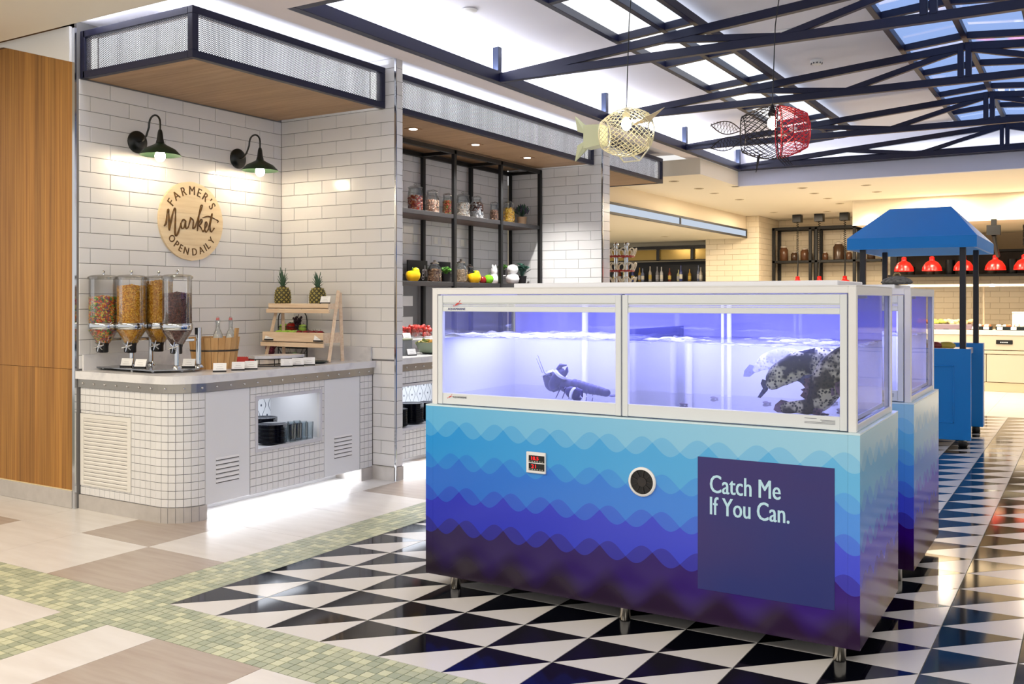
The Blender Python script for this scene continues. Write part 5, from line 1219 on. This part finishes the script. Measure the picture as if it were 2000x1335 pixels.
t = thing('green_apple', 'shiny green apple on the lower rack shelf beside the white figurines', 'apple', (-5.84, 9.05, SZ2)); MB().lathe([(0, .006), (.03, .0), (.052, .02), (.058, .05), (.045, .084), (.02, .094), (0, .084)], 20, cap=False).build('flesh', getm('apple_lime', (124, 196, 40), .15), t, True); MB().tube([(0, 0, .085), (.008, .004, .11), (.02, .01, .125)], .003, 6).build('stem', getm('pepper_stem', (70, 120, 40), .5), t)
CER_W = mat('white_ceramic', (240, 238, 238), .25)
t = thing('rabbit_figurine', 'white ceramic rabbit figurine on the lower rack shelf', 'figurine', (-5.92, 9.29, SZ2))
MB().lathe([(.03, 0), (.05, .03), (.046, .08), (.03, .11), (.038, .14), (.036, .17), (.02, .19), (0, .195)], 18).build('body', CER_W, t, True)
for s in (-1, 1): MB().ell((0, s*.026, .185), (.012, .016, .035), 10, 7, M=Euler((s*-.2, 0, 0)).to_matrix()).build('ear', CER_W, t, True)
t = thing('gourd_figurine', 'white ceramic gourd figurine of two stacked spheres on the lower shelf', 'figurine', (-5.84, 9.57, SZ2))
MB().lathe([(.04, 0), (.072, .022), (.082, .06), (.068, .10), (.044, .118), (.06, .14), (.070, .172), (.056, .208), (.02, .228), (0, .23)], 22).build('body', CER_W, t, True)
for i, y in enumerate((7.72, 7.83, 8.19, 8.56, 8.70, 9.08)):
    o = MB().box((0, -.036, -.038), (.003, .036, .038)).build('price_tag', mat('tag_cream', (244, 242, 232), .6) if i == 0 else bpy.data.materials['tag_cream'], None, False, (XW+.001, y, 2.155)); tag(o, 'small cream price tag on the tiles below the upper jar shelf, %s from left' % ('first', 'second', 'third', 'fourth', 'fifth', 'sixth')[i], 'tag', 'price tags below the jar shelf')
# second counter: riser with tubs, bowl, cards
rs = thing('counter_riser', 'low white riser on the second counter carrying the berry tubs', 'riser', (-5.71, 7.5, ZC+.001)); MB().box((-.16, -.5, .12), (.16, .5, .135), c=.003).build('top', STONE, rs)
for y in (-.48, .46): MB().box((-.15, y, 0), (.15, y+.02, .12)).build('support', STONE, rs)
for k, y in enumerate((7.19, 7.40, 7.60)):
    t = thing('berry_tub', 'clear tub heaped with red berries on the riser, %s of three' % ('left', 'middle', 'right')[k], 'tub', (-5.68, y, ZC+.1365)); rr = random.Random(20+k)
    V = [(-.07, -.08, 0), (.07, -.08, 0), (.07, .08, 0), (-.07, .08, 0), (-.085, -.095, .09), (.085, -.095, .09), (.085, .095, .09), (-.085, .095, .09)]
    MB().add(V, [(0, 3, 2, 1), (0, 1, 5, 4), (1, 2, 6, 5), (2, 3, 7, 6), (3, 0, 4, 7)]).build('tub', TUMB, t)
    br = MB().ell((0, 0, 0), (.022, .022, .026), 8, 6).data('berry', getm('berry_red', (176, 44, 36), .3, rnd=.25), True)
    for i in range(34):
        o = link('berry', br, t, (rr.uniform(-.06, .06), rr.uniform(-.07, .07), .03+rr.uniform(0, .085))); o.rotation_euler = (rr.uniform(0, 3), rr.uniform(0, 3), 0)
t = thing('salad_bowl', 'wide glass bowl of pale greens on the second counter', 'bowl', (-5.36, 7.28, ZC+.001)); rr = random.Random(31)
MB().lathe([(0, .004), (.05, 0), (.10, .02), (.135, .11), (.138, .11), (.104, .016), (.05, -.004+.004), (0, 0)], 24, cap=False).build('bowl', getm('bowl_green', (120, 132, 110), .15), t, True)
for i in range(30): MB().ell((rr.uniform(-.09, .09), rr.uniform(-.09, .09), .09+rr.uniform(0, .04)), (.03, .02, .006), 7, 4, M=Euler((rr.uniform(-1, 1), rr.uniform(-1, 1), rr.uniform(0, 6))).to_matrix()).build('leaf', getm('salad_%d' % (i % 3), ((196, 190, 120), (206, 150, 70), (150, 160, 90))[i % 3], .5), t)
t = thing('grey_canister', 'grey square canister on the second counter next to the pier', 'canister', (-5.42, 6.93, ZC+.001)); MB().box((-.07, -.07, 0), (.07, .07, .14), c=.006).build('body', getm('canister_grey', (112, 116, 120), .4), t); MB().box((-.072, -.072, .14), (.072, .072, .155), c=.004).build('lid', getm('canister_lid', (140, 146, 120), .4), t)
card((-5.53, 7.16, ZC+.137), 1.3, 'small white label card on the berry tub', 1, 'cards on the second counter'); card((-5.30, 6.93, ZC+.003), 1.2, 'small white label card before the grey canister', 1, 'cards on the second counter')
# ================================================================ FISH LAMPS, CART AND BACKGROUND
def fish_lamp(name, label, loc, rz, L, R_, wire, wire2=None, style=0):
    """fish-shaped pendant of crossing wires; nose towards +x"""
    t = thing(name, label, 'pendant lamp', loc, rz)
    def rad(f): return R_*(.42+.62*math.sin(PI*min(1, f*.86+.06))**.9) if f < .97 else R_*.35
    def sheet(f0, f1, m_, nm, nh=15):
        mb = MB()
        for sg in (1, -1):
            for k in range(nh):
                P = []
                for i in range(15):
                    f = f0+(f1-f0)*i/14; a = 2*PI*k/nh+sg*(f-f0)*2.3; r = rad(f); P.append((-L/2+L*f, r*.72*math.cos(a), r*math.sin(a)))
                mb.tube(P, .0022, 4)
        for f in (f0, f1): r = rad(f); mb.tube([(-L/2+L*f, r*.72*math.cos(2*PI*k/24), r*math.sin(2*PI*k/24)) for k in range(24)], .004, 5, closed=True)
        return mb.build(nm, m_, t, kind='stuff')
    if style == 0:
        sheet(.06, .98, wire, 'body_mesh', 26)
        sol = getm('lamp_pale_gold', (206, 210, 170), .35, .3)
        P = [(-L/2+.02, -.05, -.07), (-L/2+.02, -.05, .07), (-L/2-.13, -.03, .085), (-L/2-.13, -.03, -.08)]
        MB().add(P+[(x, y+.10, z) for x, y, z in P], [(0, 1, 2, 3), (7, 6, 5, 4), (0, 3, 7, 4), (1, 5, 6, 2), (0, 4, 5, 1)]).build('tail_root', sol, t)
        for s in (1, -1): MB().add([(-L/2-.12, -.01, .02*s), (-L/2-.12, .012, .07*s), (-L/2-.22, 0, .16*s), (-L/2-.20, .0, .05*s), (-L/2-.12, .02, .02*s), (-L/2-.12, .03, .07*s), (-L/2-.22, .01, .16*s), (-L/2-.20, .01, .05*s)], [(0, 1, 2, 3), (7, 6, 5, 4), (0, 4, 5, 1), (1, 5, 6, 2), (2, 6, 7, 3), (3, 7, 4, 0)]).build('tail_fin', sol, t)
        MB().add([(.08, -.06, .03), (.16, -.05, .07), (.30, -.02, .13), (.20, -.03, .05), (.08, -.055, .035), (.16, -.045, .075), (.30, -.015, .135), (.20, -.025, .055)], [(0, 1, 2, 3), (7, 6, 5, 4), (0, 4, 5, 1), (1, 5, 6, 2), (2, 6, 7, 3), (3, 7, 4, 0)]).build('side_fin', getm('fin_bronze', (196, 176, 140), .4, .3), t)
        MB().tube([(L/2-.16, -.01, -rad(.7)), (L/2-.10, 0, -.20), (L/2-.02, 0, -.12), (L/2-.04, 0, -.03)], .006, 6).tube([(-.06, 0, -R_*.95), (-.02, -.0, -.20), (L/2-.10, 0, -.20)], .005, 6).build('jaw', wire, t)
    else:
        sheet(.10, .60, wire, 'body_mesh', 26); sheet(.58, .99, wire2, 'head_mesh', 28)
        for z, a in ((.05, .25), (-.06, -.2)):
            mb = MB(); P0 = Vector((-L/2+.04, 0, z*.6)); d = Vector((-1, 0, a)).normalized(); n_ = Vector((a, 0, 1)).normalized()
            outl = [P0+d*(.22*f)+n_*(.045*math.sin(PI*min(1, f*1.02)))*s for s, fs in ((1, [i/10 for i in range(11)]), (-1, [1-i/10 for i in range(1, 10)])) for f in fs]
            mb.tube(outl, .004, 5, closed=True)
            for k in range(1, 10):
                f = k/10; q = .045*math.sin(PI*f)
                for s in (1, -1): mb.tube([P0+d*(.22*f)+n_*q*s, P0+d*(.22*min(1, f+.12))-n_*q*s*.9], .0016, 4)
            mb.build('tail_fin', getm('lamp_bronze', (66, 54, 46), .4, .5) if z > 0 else wire, t, kind='stuff')
        mb = MB()
        for k in range(4): mb.tube([(.03+.018*k, -.03, -R_*.95), (.09+.018*k, -.05, -R_*.95-.07)], .003, 5)
        for k in range(3): mb.tube([(.045+.012*k, -.035, -R_*.95-.02*k), (.115+.0*k, -.04, -R_*.95-.02*k)], .002, 4)
        mb.build('belly_fin', wire, t, kind='stuff')
        MB().tube([(-.09, 0, -R_*.85), (-.11, 0, -R_*.95-.10)], [.012, .002], 6).build('spike', wire, t)
        MB().ell((L*.30, -.085, .0), (.028, .014, .018), 12, 8).build('eye', WHT, t, True)
        r = rad(.85); MB().tube([(-L/2+L*.85+.02*math.cos(2*PI*k/20), r*.74*math.cos(2*PI*k/20), r*1.02*math.sin(2*PI*k/20)) for k in range(20)], .0035, 5, closed=True).build('gill_ring', wire2, t)
    zc = 3.86-loc[2]
    MB().tube([(0, 0, R_*.9), (.004, 0, R_+.12), (.02, 0, zc*.6), (.10, -.06, zc)], .0036, 6).build('cord', BLK, t)
    MB().lathe([(.024, R_*.62), (.03, R_*.75), (.012, R_*1.02), (.006, R_*1.1)], 14).build('socket', wire, t, True)
    MB().ell((0, 0, R_*.36), (.034, .034, .045), 14, 10).build('bulb', emis('lamp_bulb', (255, 232, 198), 30) if not bpy.data.materials.get('lamp_bulb') else bpy.data.materials['lamp_bulb'], t, True)
GOLD = mat('wire_gold', (226, 220, 186), .3, .5); WBLK = mat('wire_black', (30, 26, 28), .4, .4); WRED = mat('wire_red', (186, 36, 48), .35, .3)
fish_lamp('fish_lamp', 'gold wire fish-shaped pendant lamp with pale tail, left of the two', (-2.72, 5.95, 2.64), -.1, .40, .16, GOLD)
fish_lamp('fish_lamp', 'wire fish pendant lamp with black body and red head, right of the two', (-1.87, 6.47, 2.64), .12, .50, .175, WBLK, WRED, 1)
# ---------------------------------------------------------------- blue canopy cart
BLU = mat('cart_blue', (0, 122, 204), .35)
BLUC = mat('canopy_blue', (0, 128, 212), .6)
ct = thing('food_cart', 'blue wooden food cart with a hipped blue canopy on dark posts', 'cart', (-1.62, 11.3, 0))
def cb(a, b, nm, m_=BLU, c=.004): return MB().box((a[0]+1.62, a[1]-11.3, a[2]), (b[0]+1.62, b[1]-11.3, b[2]), c=c).build(nm, m_, ct)
x0, x1, y0, y1 = -2.19, -1.055, 10.62, 12.02
fp = cb((x0, y0, .07), (x1, y0+.04, 1.0), 'front_panel'); bp = cb((x0, y1-.16, .07), (x1, y1, 1.01), 'back_panel')
for a, b in (((-2.03, .24), (-2.015, .83)), ((-1.225, .24), (-1.21, .83)), ((-2.03, .24), (-1.21, .255)), ((-2.03, .815), (-1.21, .83))):
    MB().box((a[0]+1.62, y0-11.308, a[1]), (b[0]+1.62, y0-11.298, b[1]), c=.003).build('moulding', BLU, fp)
cb((x0+.02, y0+.04, .90), (x1-.10, y1-.16, .965), 'worktop', mat('cart_top', (206, 200, 196), .3)); cb((x0+.03, y0+.04, .12), (x1-.13, y1-.16, .90), 'side_panel', mat('cart_inner', (206, 198, 186), .4))
for x in (x0+.08, x1-.08):
    for y in (y0+.06, y1-.07):
        MB().lathe([(.038, 0), (.045, .01), (.04, .06), (.02, .07)], 14).build('foot', BLACKP, ct, True, (x+1.62, y-11.3, 0)); cb((x-.028, y-.028, .96 if y < 11 else 1.0), (x+.028, y+.028, 2.06), 'post', mat('cart_post', (24, 24, 34), .4) if not bpy.data.materials.get('cart_post') else bpy.data.materials['cart_post'])
cx0, cx1, cy0, cy1 = -2.25, -.995, 10.56, 12.45
V = []
for z, i in ((2.03, 0), (2.15, 0)): V += [(cx0, cy0, z), (cx1, cy0, z), (cx1, cy1, z), (cx0, cy1, z)]
V += [(-1.98, 11.5, 2.53), (-1.34, 11.5, 2.53), (cx0+.03, cy0+.03, 2.03), (cx1-.03, cy0+.03, 2.03), (cx1-.03, cy1-.03, 2.03), (cx0+.03, cy1-.03, 2.03), (-1.98, 11.5, 2.49), (-1.34, 11.5, 2.49)]
V = [(a+1.62, b-11.3, c) for a, b, c in V]
MB().add(V, [(0, 1, 5, 4), (1, 2, 6, 5), (2, 3, 7, 6), (3, 0, 4, 7)]).build('valance', BLUC, ct)
MB().add(V, [(4, 5, 9, 8), (5, 6, 9), (6, 7, 8, 9), (7, 4, 8), (10, 14, 15, 11), (11, 15, 12), (12, 15, 14, 13), (13, 14, 10), (0, 10, 11, 1), (1, 11, 12, 2), (2, 12, 13, 3), (3, 13, 10, 0)]).build('canopy_roof', BLUC, ct)
t = thing('mixing_bowl', 'white mixing bowl on the blue cart worktop', 'bowl', (-1.62, 10.85, .966)); MB().lathe([(.05, 0), (.06, .005), (.16, .11), (.165, .115), (.155, .11), (.055, .012), (0, .01)], 24).build('bowl', mat('bowl_white', (226, 230, 240), .25), t, True)
t = thing('dark_bottle', 'small dark brown bottle on the blue cart behind the bowl', 'bottle', (-1.6, 11.1, .966)); MB().lathe([(.03, 0), (.03, .12), (.012, .16), (.012, .2), (0, .2)], 14).build('bottle_body', mat('bottle_brown', (44, 24, 22), .2), t, True); MB().cyl((0, 0, .2), .015, .02, 12).build('cap', BLACKP, t)
for (x, y, c, s) in ((-1.45, 11.0, (120, 36, 34), 'dark red'), (-1.33, 11.05, (170, 150, 50), 'mustard yellow')):
    t = thing('food_pack', s+' soft food pack lying on the blue cart worktop', 'pack', (x, y, .966), .3); MB().ell((0, 0, .045), (.09, .06, .045), 14, 8).build('pouch', mat('pack_%s' % s[:4].strip(), c, .4), t, True); MB().box((-.11, -.04, .04), (-.08, .04, .05)).build('seal', mat('packseal_%s' % s[:4].strip(), c, .4), t)
# ---------------------------------------------------------------- far walls
CREAM = mat('wall_cream', (232, 218, 192), .7); FTILE = mat('far_tile', (222, 208, 182), .35, rnd=.02); FGR = mat('far_grout', (180, 160, 128), .9)
wf = struct('wall_bar_fascia', MB().box((-6.235, 10.3, 2.765), (-6.085, 19.173, 3.43)), CREAM)
wp2 = struct('wall_far_pier', MB().box((-6.95, 19.18, 0), (-5.826, 20.8, 3.3)), FGR)
tiles(wp2, 'y', 19.18, -6.95, -5.824, 1.55, 2.765, -6.7, 2.765, m_=FTILE); tiles(wp2, 'y', 19.18, -6.083, -5.824, 2.765, 3.21, -6.7, 2.765, m_=FTILE)
tiles(wp2, 'x', -5.826, 19.18, 20.6, 1.55, 3.21, 19.3, 2.765, m_=FTILE)
wn = struct('wall_kitchen', MB().box((-5.826, 20.607, 0), (4, 20.8, 3.3)), FGR)
tiles(wn, 'y', 20.607, -5.82, -3.5, 1.62, 3.21, -5.5, 2.765, m_=FTILE); tiles(wn, 'y', 20.607, -3.5, .75, 1.02, 2.3, -5.5, 2.765, m_=FTILE)
struct('wall_bulkhead', MB().box((-3.55, 17.1, 2.79), (4, 20.6, 3.21)), CREAM)
struct('wall_far', MB().box((-14, 22.6, 0), (-6.9, 22.8, 3)), CREAM); struct('wall_right', MB().box((4, 14, 0), (4.2, 20.8, 3.3)), CREAM)
MB().box((-3.55, 17.09, 2.775), (4, 17.13, 2.79)).build('bulkhead_trim', WHT, bpy.data.objects['wall_bulkhead'])
for x in (-3.25, -1.75): spot('bulkhead_downlight', (x, 16.85, 3.19), 26, WARM, 110, .7, .05)
t = thing('strip_light', 'long dark framed strip light with two pale panes along the bar fascia', 'light', (-6.085, 15.9, 2.85))
f = MB().box((0, -3.6, -.09), (.035, 3.25, -.055)).box((0, -3.6, .055), (.035, 3.25, .09))
for y in (-3.6, -.45, 3.21): f.box((0, y, -.055), (.035, y+.04, .055))
f.build('frame', mat('frame_grey', (40, 40, 42), .5), t)
for a, b in ((-3.56, -.45), (-.41, 3.21)): MB().box((.004, a, -.055), (.016, b, .055)).build('pane', emis('strip_pane', (206, 218, 234), .62) if a < -1 else bpy.data.materials['strip_pane'], t)
# ---------------------------------------------------------------- bar with bottles
bar_ = thing('back_bar', 'dark back bar with mirrored head panels and a bottle shelf', 'bar', (-8.3, 19.6, 0)); DK = mat('bar_dark', (20, 17, 20), .4)
def bb(a, b, nm, m_=DK): return MB().box((a[0]+8.3, a[1]-19.6, a[2]), (b[0]+8.3, b[1]-19.6, b[2]), c=.004).build(nm, m_, bar_)
bb((-10.2, 19.85, 0), (-6.96, 19.95, 2.34), 'back_board'); bb((-10.2, 19.3, 0), (-6.96, 19.85, 1.9), 'cabinet'); bb((-10.2, 19.3, 2.60), (-6.96, 19.4, 2.66), 'head_beam')
for x in (-9.6, -8.85, -8.08, -7.3): bb((x-.035, 19.3, 2.34), (x+.035, 19.37, 2.60), 'hanger')
for a, b in ((-10.2, -9.63), (-9.57, -8.88), (-8.82, -8.11), (-8.05, -7.33), (-7.27, -6.96)): bb((a, 19.36, 2.36), (b, 19.37, 2.585), 'mirror_panel', mat('mirror_reflection', (168, 140, 76), .15, .6) if a < -10 else bpy.data.materials['mirror_reflection'])  # yellow reflection in the panes is put into their base colour
bb((-10.2, 19.3, 2.34), (-6.96, 19.37, 2.36), 'rail')
bcs = [(150, 150, 160), (190, 190, 196), (120, 60, 40), (200, 196, 150), (60, 70, 130), (170, 130, 50), (110, 120, 150), (180, 170, 160)]
rr = random.Random(12)
for k in range(16):
    c = bcs[k % 8]; x = -9.4+k*.15+rr.uniform(-.03, .03); h = rr.uniform(.26, .36)
    t = thing('liquor_bottle', 'small bottle on the dark back bar shelf, number %d counted from the left' % (k+1), 'bottle', (x, 19.5+.06*(k % 3), 1.901), 0, 'bottles on the back bar')
    t['label'] = 'bottle on the back bar shelf, %s in the row from the left' % ('first', 'second', 'third', 'fourth', 'fifth', 'sixth', 'seventh', 'eighth', 'ninth', 'tenth', 'eleventh', 'twelfth', 'thirteenth', 'fourteenth', 'fifteenth', 'last')[k]
    MB().lathe([(.034, 0), (.036, .01), (.036, h*.55), (.013, h*.72), (.013, h*.96), (0, h*.96)], 12).build('bottle_body', getm('bottle_%d' % (k % 8), c, .15), t, True)
    MB().lathe([(.037, h*.14), (.037, h*.42)], 12, cap=False).build('paper_band', getm('bottle_paper_%d' % (k % 3), ((220, 214, 200), (206, 178, 90), (190, 190, 200))[k % 3], .6), t, True)
# chrome cup tower
t = thing('cup_tower', 'twin-pole chrome tower of cream cup rings with red bands beside the pier', 'rack', (-5.33, 11.5, 0)); IV = mat('ring_ivory', (226, 214, 190), .4); RB = mat('band_red', (166, 34, 36), .4)
for s in (-1, 1):
    MB().cyl((s*.075, 0, .0), .028, 2.22, 14).build('pole', CHR, t, True); MB().ell((s*.075, 0, 2.23), (.036, .036, .03), 12, 8).build('finial', CHR, t, True)
for z in (2.12, 1.93, 1.74, 1.55):
    r_ = MB().lathe([(.17, -.012), (.178, 0), (.17, .012), (.16, 0)], 28, (0, 0, z-.05), closed=True).build('tier_band', RB, t, True)
    for k in range(10):
        a = 2*PI*k/10+z; c = Vector((.18*math.cos(a), .18*math.sin(a), z)); u = Vector((-math.sin(a), math.cos(a), 0))
        MB().tube([c+u*.05*math.cos(q*PI/6)+Vector((.02*math.cos(a), .02*math.sin(a), .055))*math.sin(q*PI/6) for q in range(12)], .009, 6, closed=True).build('cup_ring', IV, r_, True)
# ---------------------------------------------------------------- nook shelf with jars
t = thing('nook_rack', 'black steel jar shelf on the far tiled nook wall', 'rack', (-4.95, 20.4, 0))
def nb(a, b, nm): MB().box((a[0]+4.95, a[1]-20.4, a[2]), (b[0]+4.95, b[1]-20.4, b[2]), c=.003).build(nm, BLK, t)
for x in (-5.78, -5.02, -4.90, -4.14):
    for y in (20.12, 20.54): nb((x-.03, y-.03, 1.2), (x+.03, y+.03, 3.0), 'post')
for y in (20.12, 20.54): nb((-5.81, y-.03, 2.96), (-3.98, y+.03, 3.02), 'top_rail')
nb((-5.81, 20.09, 2.27), (-3.62, 20.57, 2.32), 'shelf')
JF = mat('jar_amber', (104, 70, 48), .2); JF2 = mat('jar_brown', (78, 56, 40), .2)
for k, (x, r, h) in enumerate(((-5.62, .09, .33), (-5.40, .07, .2), (-5.18, .09, .27), (-5.08, .06, .2), (-4.76, .06, .18), (-4.49, .11, .38), (-4.28, .06, .18), (-3.85, .08, .22))):
    j = thing('storage_jar', 'amber storage jar on the black nook shelf, '+('first', 'second', 'third', 'fourth', 'fifth', 'sixth and largest', 'seventh', 'last')[k]+' from the left', 'jar', (x, 20.3, 2.321), 0, 'storage jars on the nook shelf')
    MB().lathe([(r*.9, 0), (r, .01), (r, h*.7), (r*.7, h*.82), (r*.7, h*.86)], 16).build('jar_body', JF if k % 2 == 0 else JF2, j, True); MB().lathe([(r*.75, h*.86), (r*.75, h*.94), (.02, h), (0, h)], 16).build('lid', getm('lid_clear', (200, 190, 176), .3), j, True)
# ---------------------------------------------------------------- heat lamps
RDS = mat('heat_lamp_red', (206, 18, 14), .25)
def heat(x, y, zb, ztop, label, box):
    t = thing('heat_lamp', label, 'heat lamp', (x, y, zb), 0, 'red heat lamps')
    MB().lathe([(.158, 0), (.162, .004), (.150, .07), (.10, .145), (.045, .175), (.04, .20), (.042, .235), (.02, .25), (0, .25)], 28, cap=False).build('shade', RDS, t, True)
    MB().lathe([(.15, .012), (0, .012)], 24, cap=False).build('lamp_face', emis('heat_glow', (255, 226, 170), 3) if not bpy.data.materials.get('heat_glow') else bpy.data.materials['heat_glow'], t)
    H_ = ztop-zb; MB().tube([(.0, 0, .25), (.01, 0, .45*H_), (0, 0, .5*H_)], .014, 6).tube([(.022*math.cos(k*1.1), .022*math.sin(k*1.1), .5*H_+(H_*.42)*k/90) for k in range(91)]+[(0, 0, H_)], .006, 4).build('cord', BLK, t)
    if box: MB().box((-.085, -.085, H_-.15), (.085, .085, H_), c=.005).build('mount', BLACKP, t)
for k, x in enumerate((-5.09, -4.66, -4.17)): heat(x, 19.38, 1.72, 3.205, 'red heat lamp on a coiled cord in front of the nook shelf, %s of three' % ('left', 'middle', 'right')[k], True)
for k, x in enumerate((-2.80, -2.353, -1.86, -1.383, -.96)): heat(x, 17.62, 1.99, 2.785, 'red dome heat lamp over the kitchen counter, '+('first', 'second', 'third', 'fourth', 'rightmost')[k]+' from the left', False)
t = thing('lamp_arm', 'black box mount with bent arm on the kitchen bulkhead', 'mount', (-1.36, 17.02, 2.79)); MB().box((-.10, -.06, -.26), (.10, .06, -.10), c=.006).build('mount', BLACKP, t); MB().tube([(0, 0, -.26), (.02, .1, -.45), (.04, .3, -.58)], .035, 8).build('arm', BLACKP, t, True)
MB().box((-.04, -.0, -.10), (.04, .06, 0)).build('bracket', BLACKP, t)
# ---------------------------------------------------------------- kitchen line
SS = mat('kitchen_steel', (214, 200, 176), .35, .25); SS2 = mat('kitchen_top', (238, 226, 204), .3)
kc = thing('kitchen_counter', 'long cream steel kitchen counter with a dark control panel at the back', 'counter', (-1, 17.7, 0))
def kb(a, b, nm, m_=SS): return MB().box((a[0]+1, a[1]-17.7, a[2]), (b[0]+1, b[1]-17.7, b[2]), c=.004).build(nm, m_, kc)
kb((-3.4, 17.34, .0), (3, 18.2, .15), 'plinth', mat('plinth_tan', (206, 190, 156), .5)); kb((-3.4, 17.32, .92), (3, 18.25, 1.0), 'worktop', SS2); kb((-3.4, 17.33, .68), (3, 18.2, .918), 'apron')
for a, b in ((-3.4, -2.2), (-2.19, -1.5), (-1.49, -.3), (-.29, 1.2), (1.21, 3)): kb((a, 17.33, .158), (b, 17.6, .606), 'door'); 
kb((-3.4, 17.325, .615), (3, 17.6, .668), 'rail'); kb((-3.4, 17.6, .15), (3, 18.2, .68), 'carcass')
d = kb((-1.35, 17.318, .775), (-1.11, 17.33, .845), 'control_panel', BLACKP)
for k in range(4): MB().box((-.29+k*.03, -.386, .80), (-.27+k*.03, -.381, .815)).build('button', CARD, d)
pf = thing('pass_shelf', 'lit steel pass shelf above the kitchen counter', 'shelf', (-.9, 18.0, 1.72)); MB().box((-2.2, -.1, 0), (3, .25, .045), c=.004).build('board', SS2, pf); MB().box((-2.2, -.115, .004), (3, -.10, .04)).build('light_strip', emis('pass_light', (255, 232, 190), 1.6), pf)
for x in (-2.1, -.7, .7, 2.2): MB().cyl((x, .1, -.719), .015, .719, 10).build('post', SS, pf)
for x in (-1.83, -.55): MB().ell((x, -.11, .022), (.08, .012, .022), 12, 6).build('lamp', emis('pass_lamp', (255, 244, 220), 7) if not bpy.data.materials.get('pass_lamp') else bpy.data.materials['pass_lamp'], pf, True)
ur = thing('utensil_rack', 'dark utensil rack on the kitchen wall above the pass shelf', 'rack', (-.9, 20.3, 1.95))
MB().box((-2.6, -.2, 0), (3, .25, .04)).build('shelf', BLK, ur); MB().box((-2.6, -.2, .46), (3, .25, .50)).build('shelf', BLK, ur)
for x in (-2.55, -1.32, .12, 1.9): MB().box((x, -.2, .04), (x+.12, -.1, .46)).build('upright', BLK, ur)
MB().box((-2.6, .26, 0), (3, .28, .5)).build('back', mat('rack_back', (70, 56, 42), .6), ur)
for k in range(10):
    x = -2.2+k*.36; h = .16+.06*(k % 3)
    p_ = thing('stock_pot', 'dark pot on the utensil rack shelf, %s from the left' % ('first', 'second', 'third', 'fourth', 'fifth', 'sixth', 'seventh', 'eighth', 'ninth', 'tenth')[k], 'pot', (-.9+x, 20.28, 1.991), 0, 'pots on the utensil rack'); MB().lathe([(.08, 0), (.085, .01), (.085, h), (.078, h), (.075, .02), (0, .02)], 16).build('pan', getm('pot_dark_%d' % (k % 3), ((40, 34, 30), (66, 54, 44), (24, 24, 26))[k % 3], .35), p_, True); MB().tube([(.085, 0, h*.8), (.11, 0, h*.8), (.11, 0, h*.6), (.085, 0, h*.6)], .006, 5).build('handle', BLK, p_)
# food on the kitchen counter
rr = random.Random(40)
tr_ = thing('vegetable_tray', 'long grey tray heaped with orange and green vegetables on the kitchen counter', 'tray', (-2.05, 17.5, 1.0)); MB().box((-.50, -.14, 0), (.34, .14, .09), c=.01).build('tray', mat('tray_mauve', (140, 124, 136), .4), tr_)
for k in range(46):
    x = -.48+.82*k/46; c = ((220, 130, 50), (196, 204, 90), (226, 214, 160), (232, 200, 150))[min(3, int(k/46*4))]
    MB().ell((x, rr.uniform(-.1, .1), .10+rr.uniform(0, .05)), (.045, .04, .032), 8, 5).build('vegetable', getm('veg_%d_%d' % (c[0], c[1]), c, .5), tr_)
for k, (x, c) in enumerate(((-1.53, (236, 232, 220)), (-1.25, (232, 226, 206)), (-1.0, (214, 226, 206)))):
    p_ = thing('serving_dish', 'dark rectangular dish of food on the kitchen counter, %s of three' % ('left', 'middle', 'right')[k], 'dish', (x, 17.52, 1.0)); MB().box((-.115, -.1, 0), (.115, .1, .06), c=.008).build('dish', getm('dish_dark', (24, 34, 34), .3), p_)
    for q in range(8): MB().ell((rr.uniform(-.09, .09), rr.uniform(-.07, .07), .07), (.035, .03, .025), 8, 5).build('food', getm('food_%d' % ((q+k) % 3), (c, (226, 120, 70), (236, 236, 226))[(q+k) % 3], .5), p_)
p_ = thing('white_box', 'white rounded box on the kitchen counter behind the dishes', 'box', (-1.0, 17.9, 1.0)); MB().box((-.15, -.1, 0), (.15, .1, .30), c=.03).build('body', mat('box_white', (246, 240, 228), .4), p_); MB().box((-.15, -.102, .28), (.15, -.09, .30)).build('lip', WHT, p_)
for k in range(9): card((-2.5+k*.2, 17.36, 1.002), 0, 'white label card along the kitchen counter front edge, %s from the left' % ('first', 'second', 'third', 'fourth', 'fifth', 'sixth', 'seventh', 'eighth', 'ninth')[k], .9, 'cards along the kitchen counter')
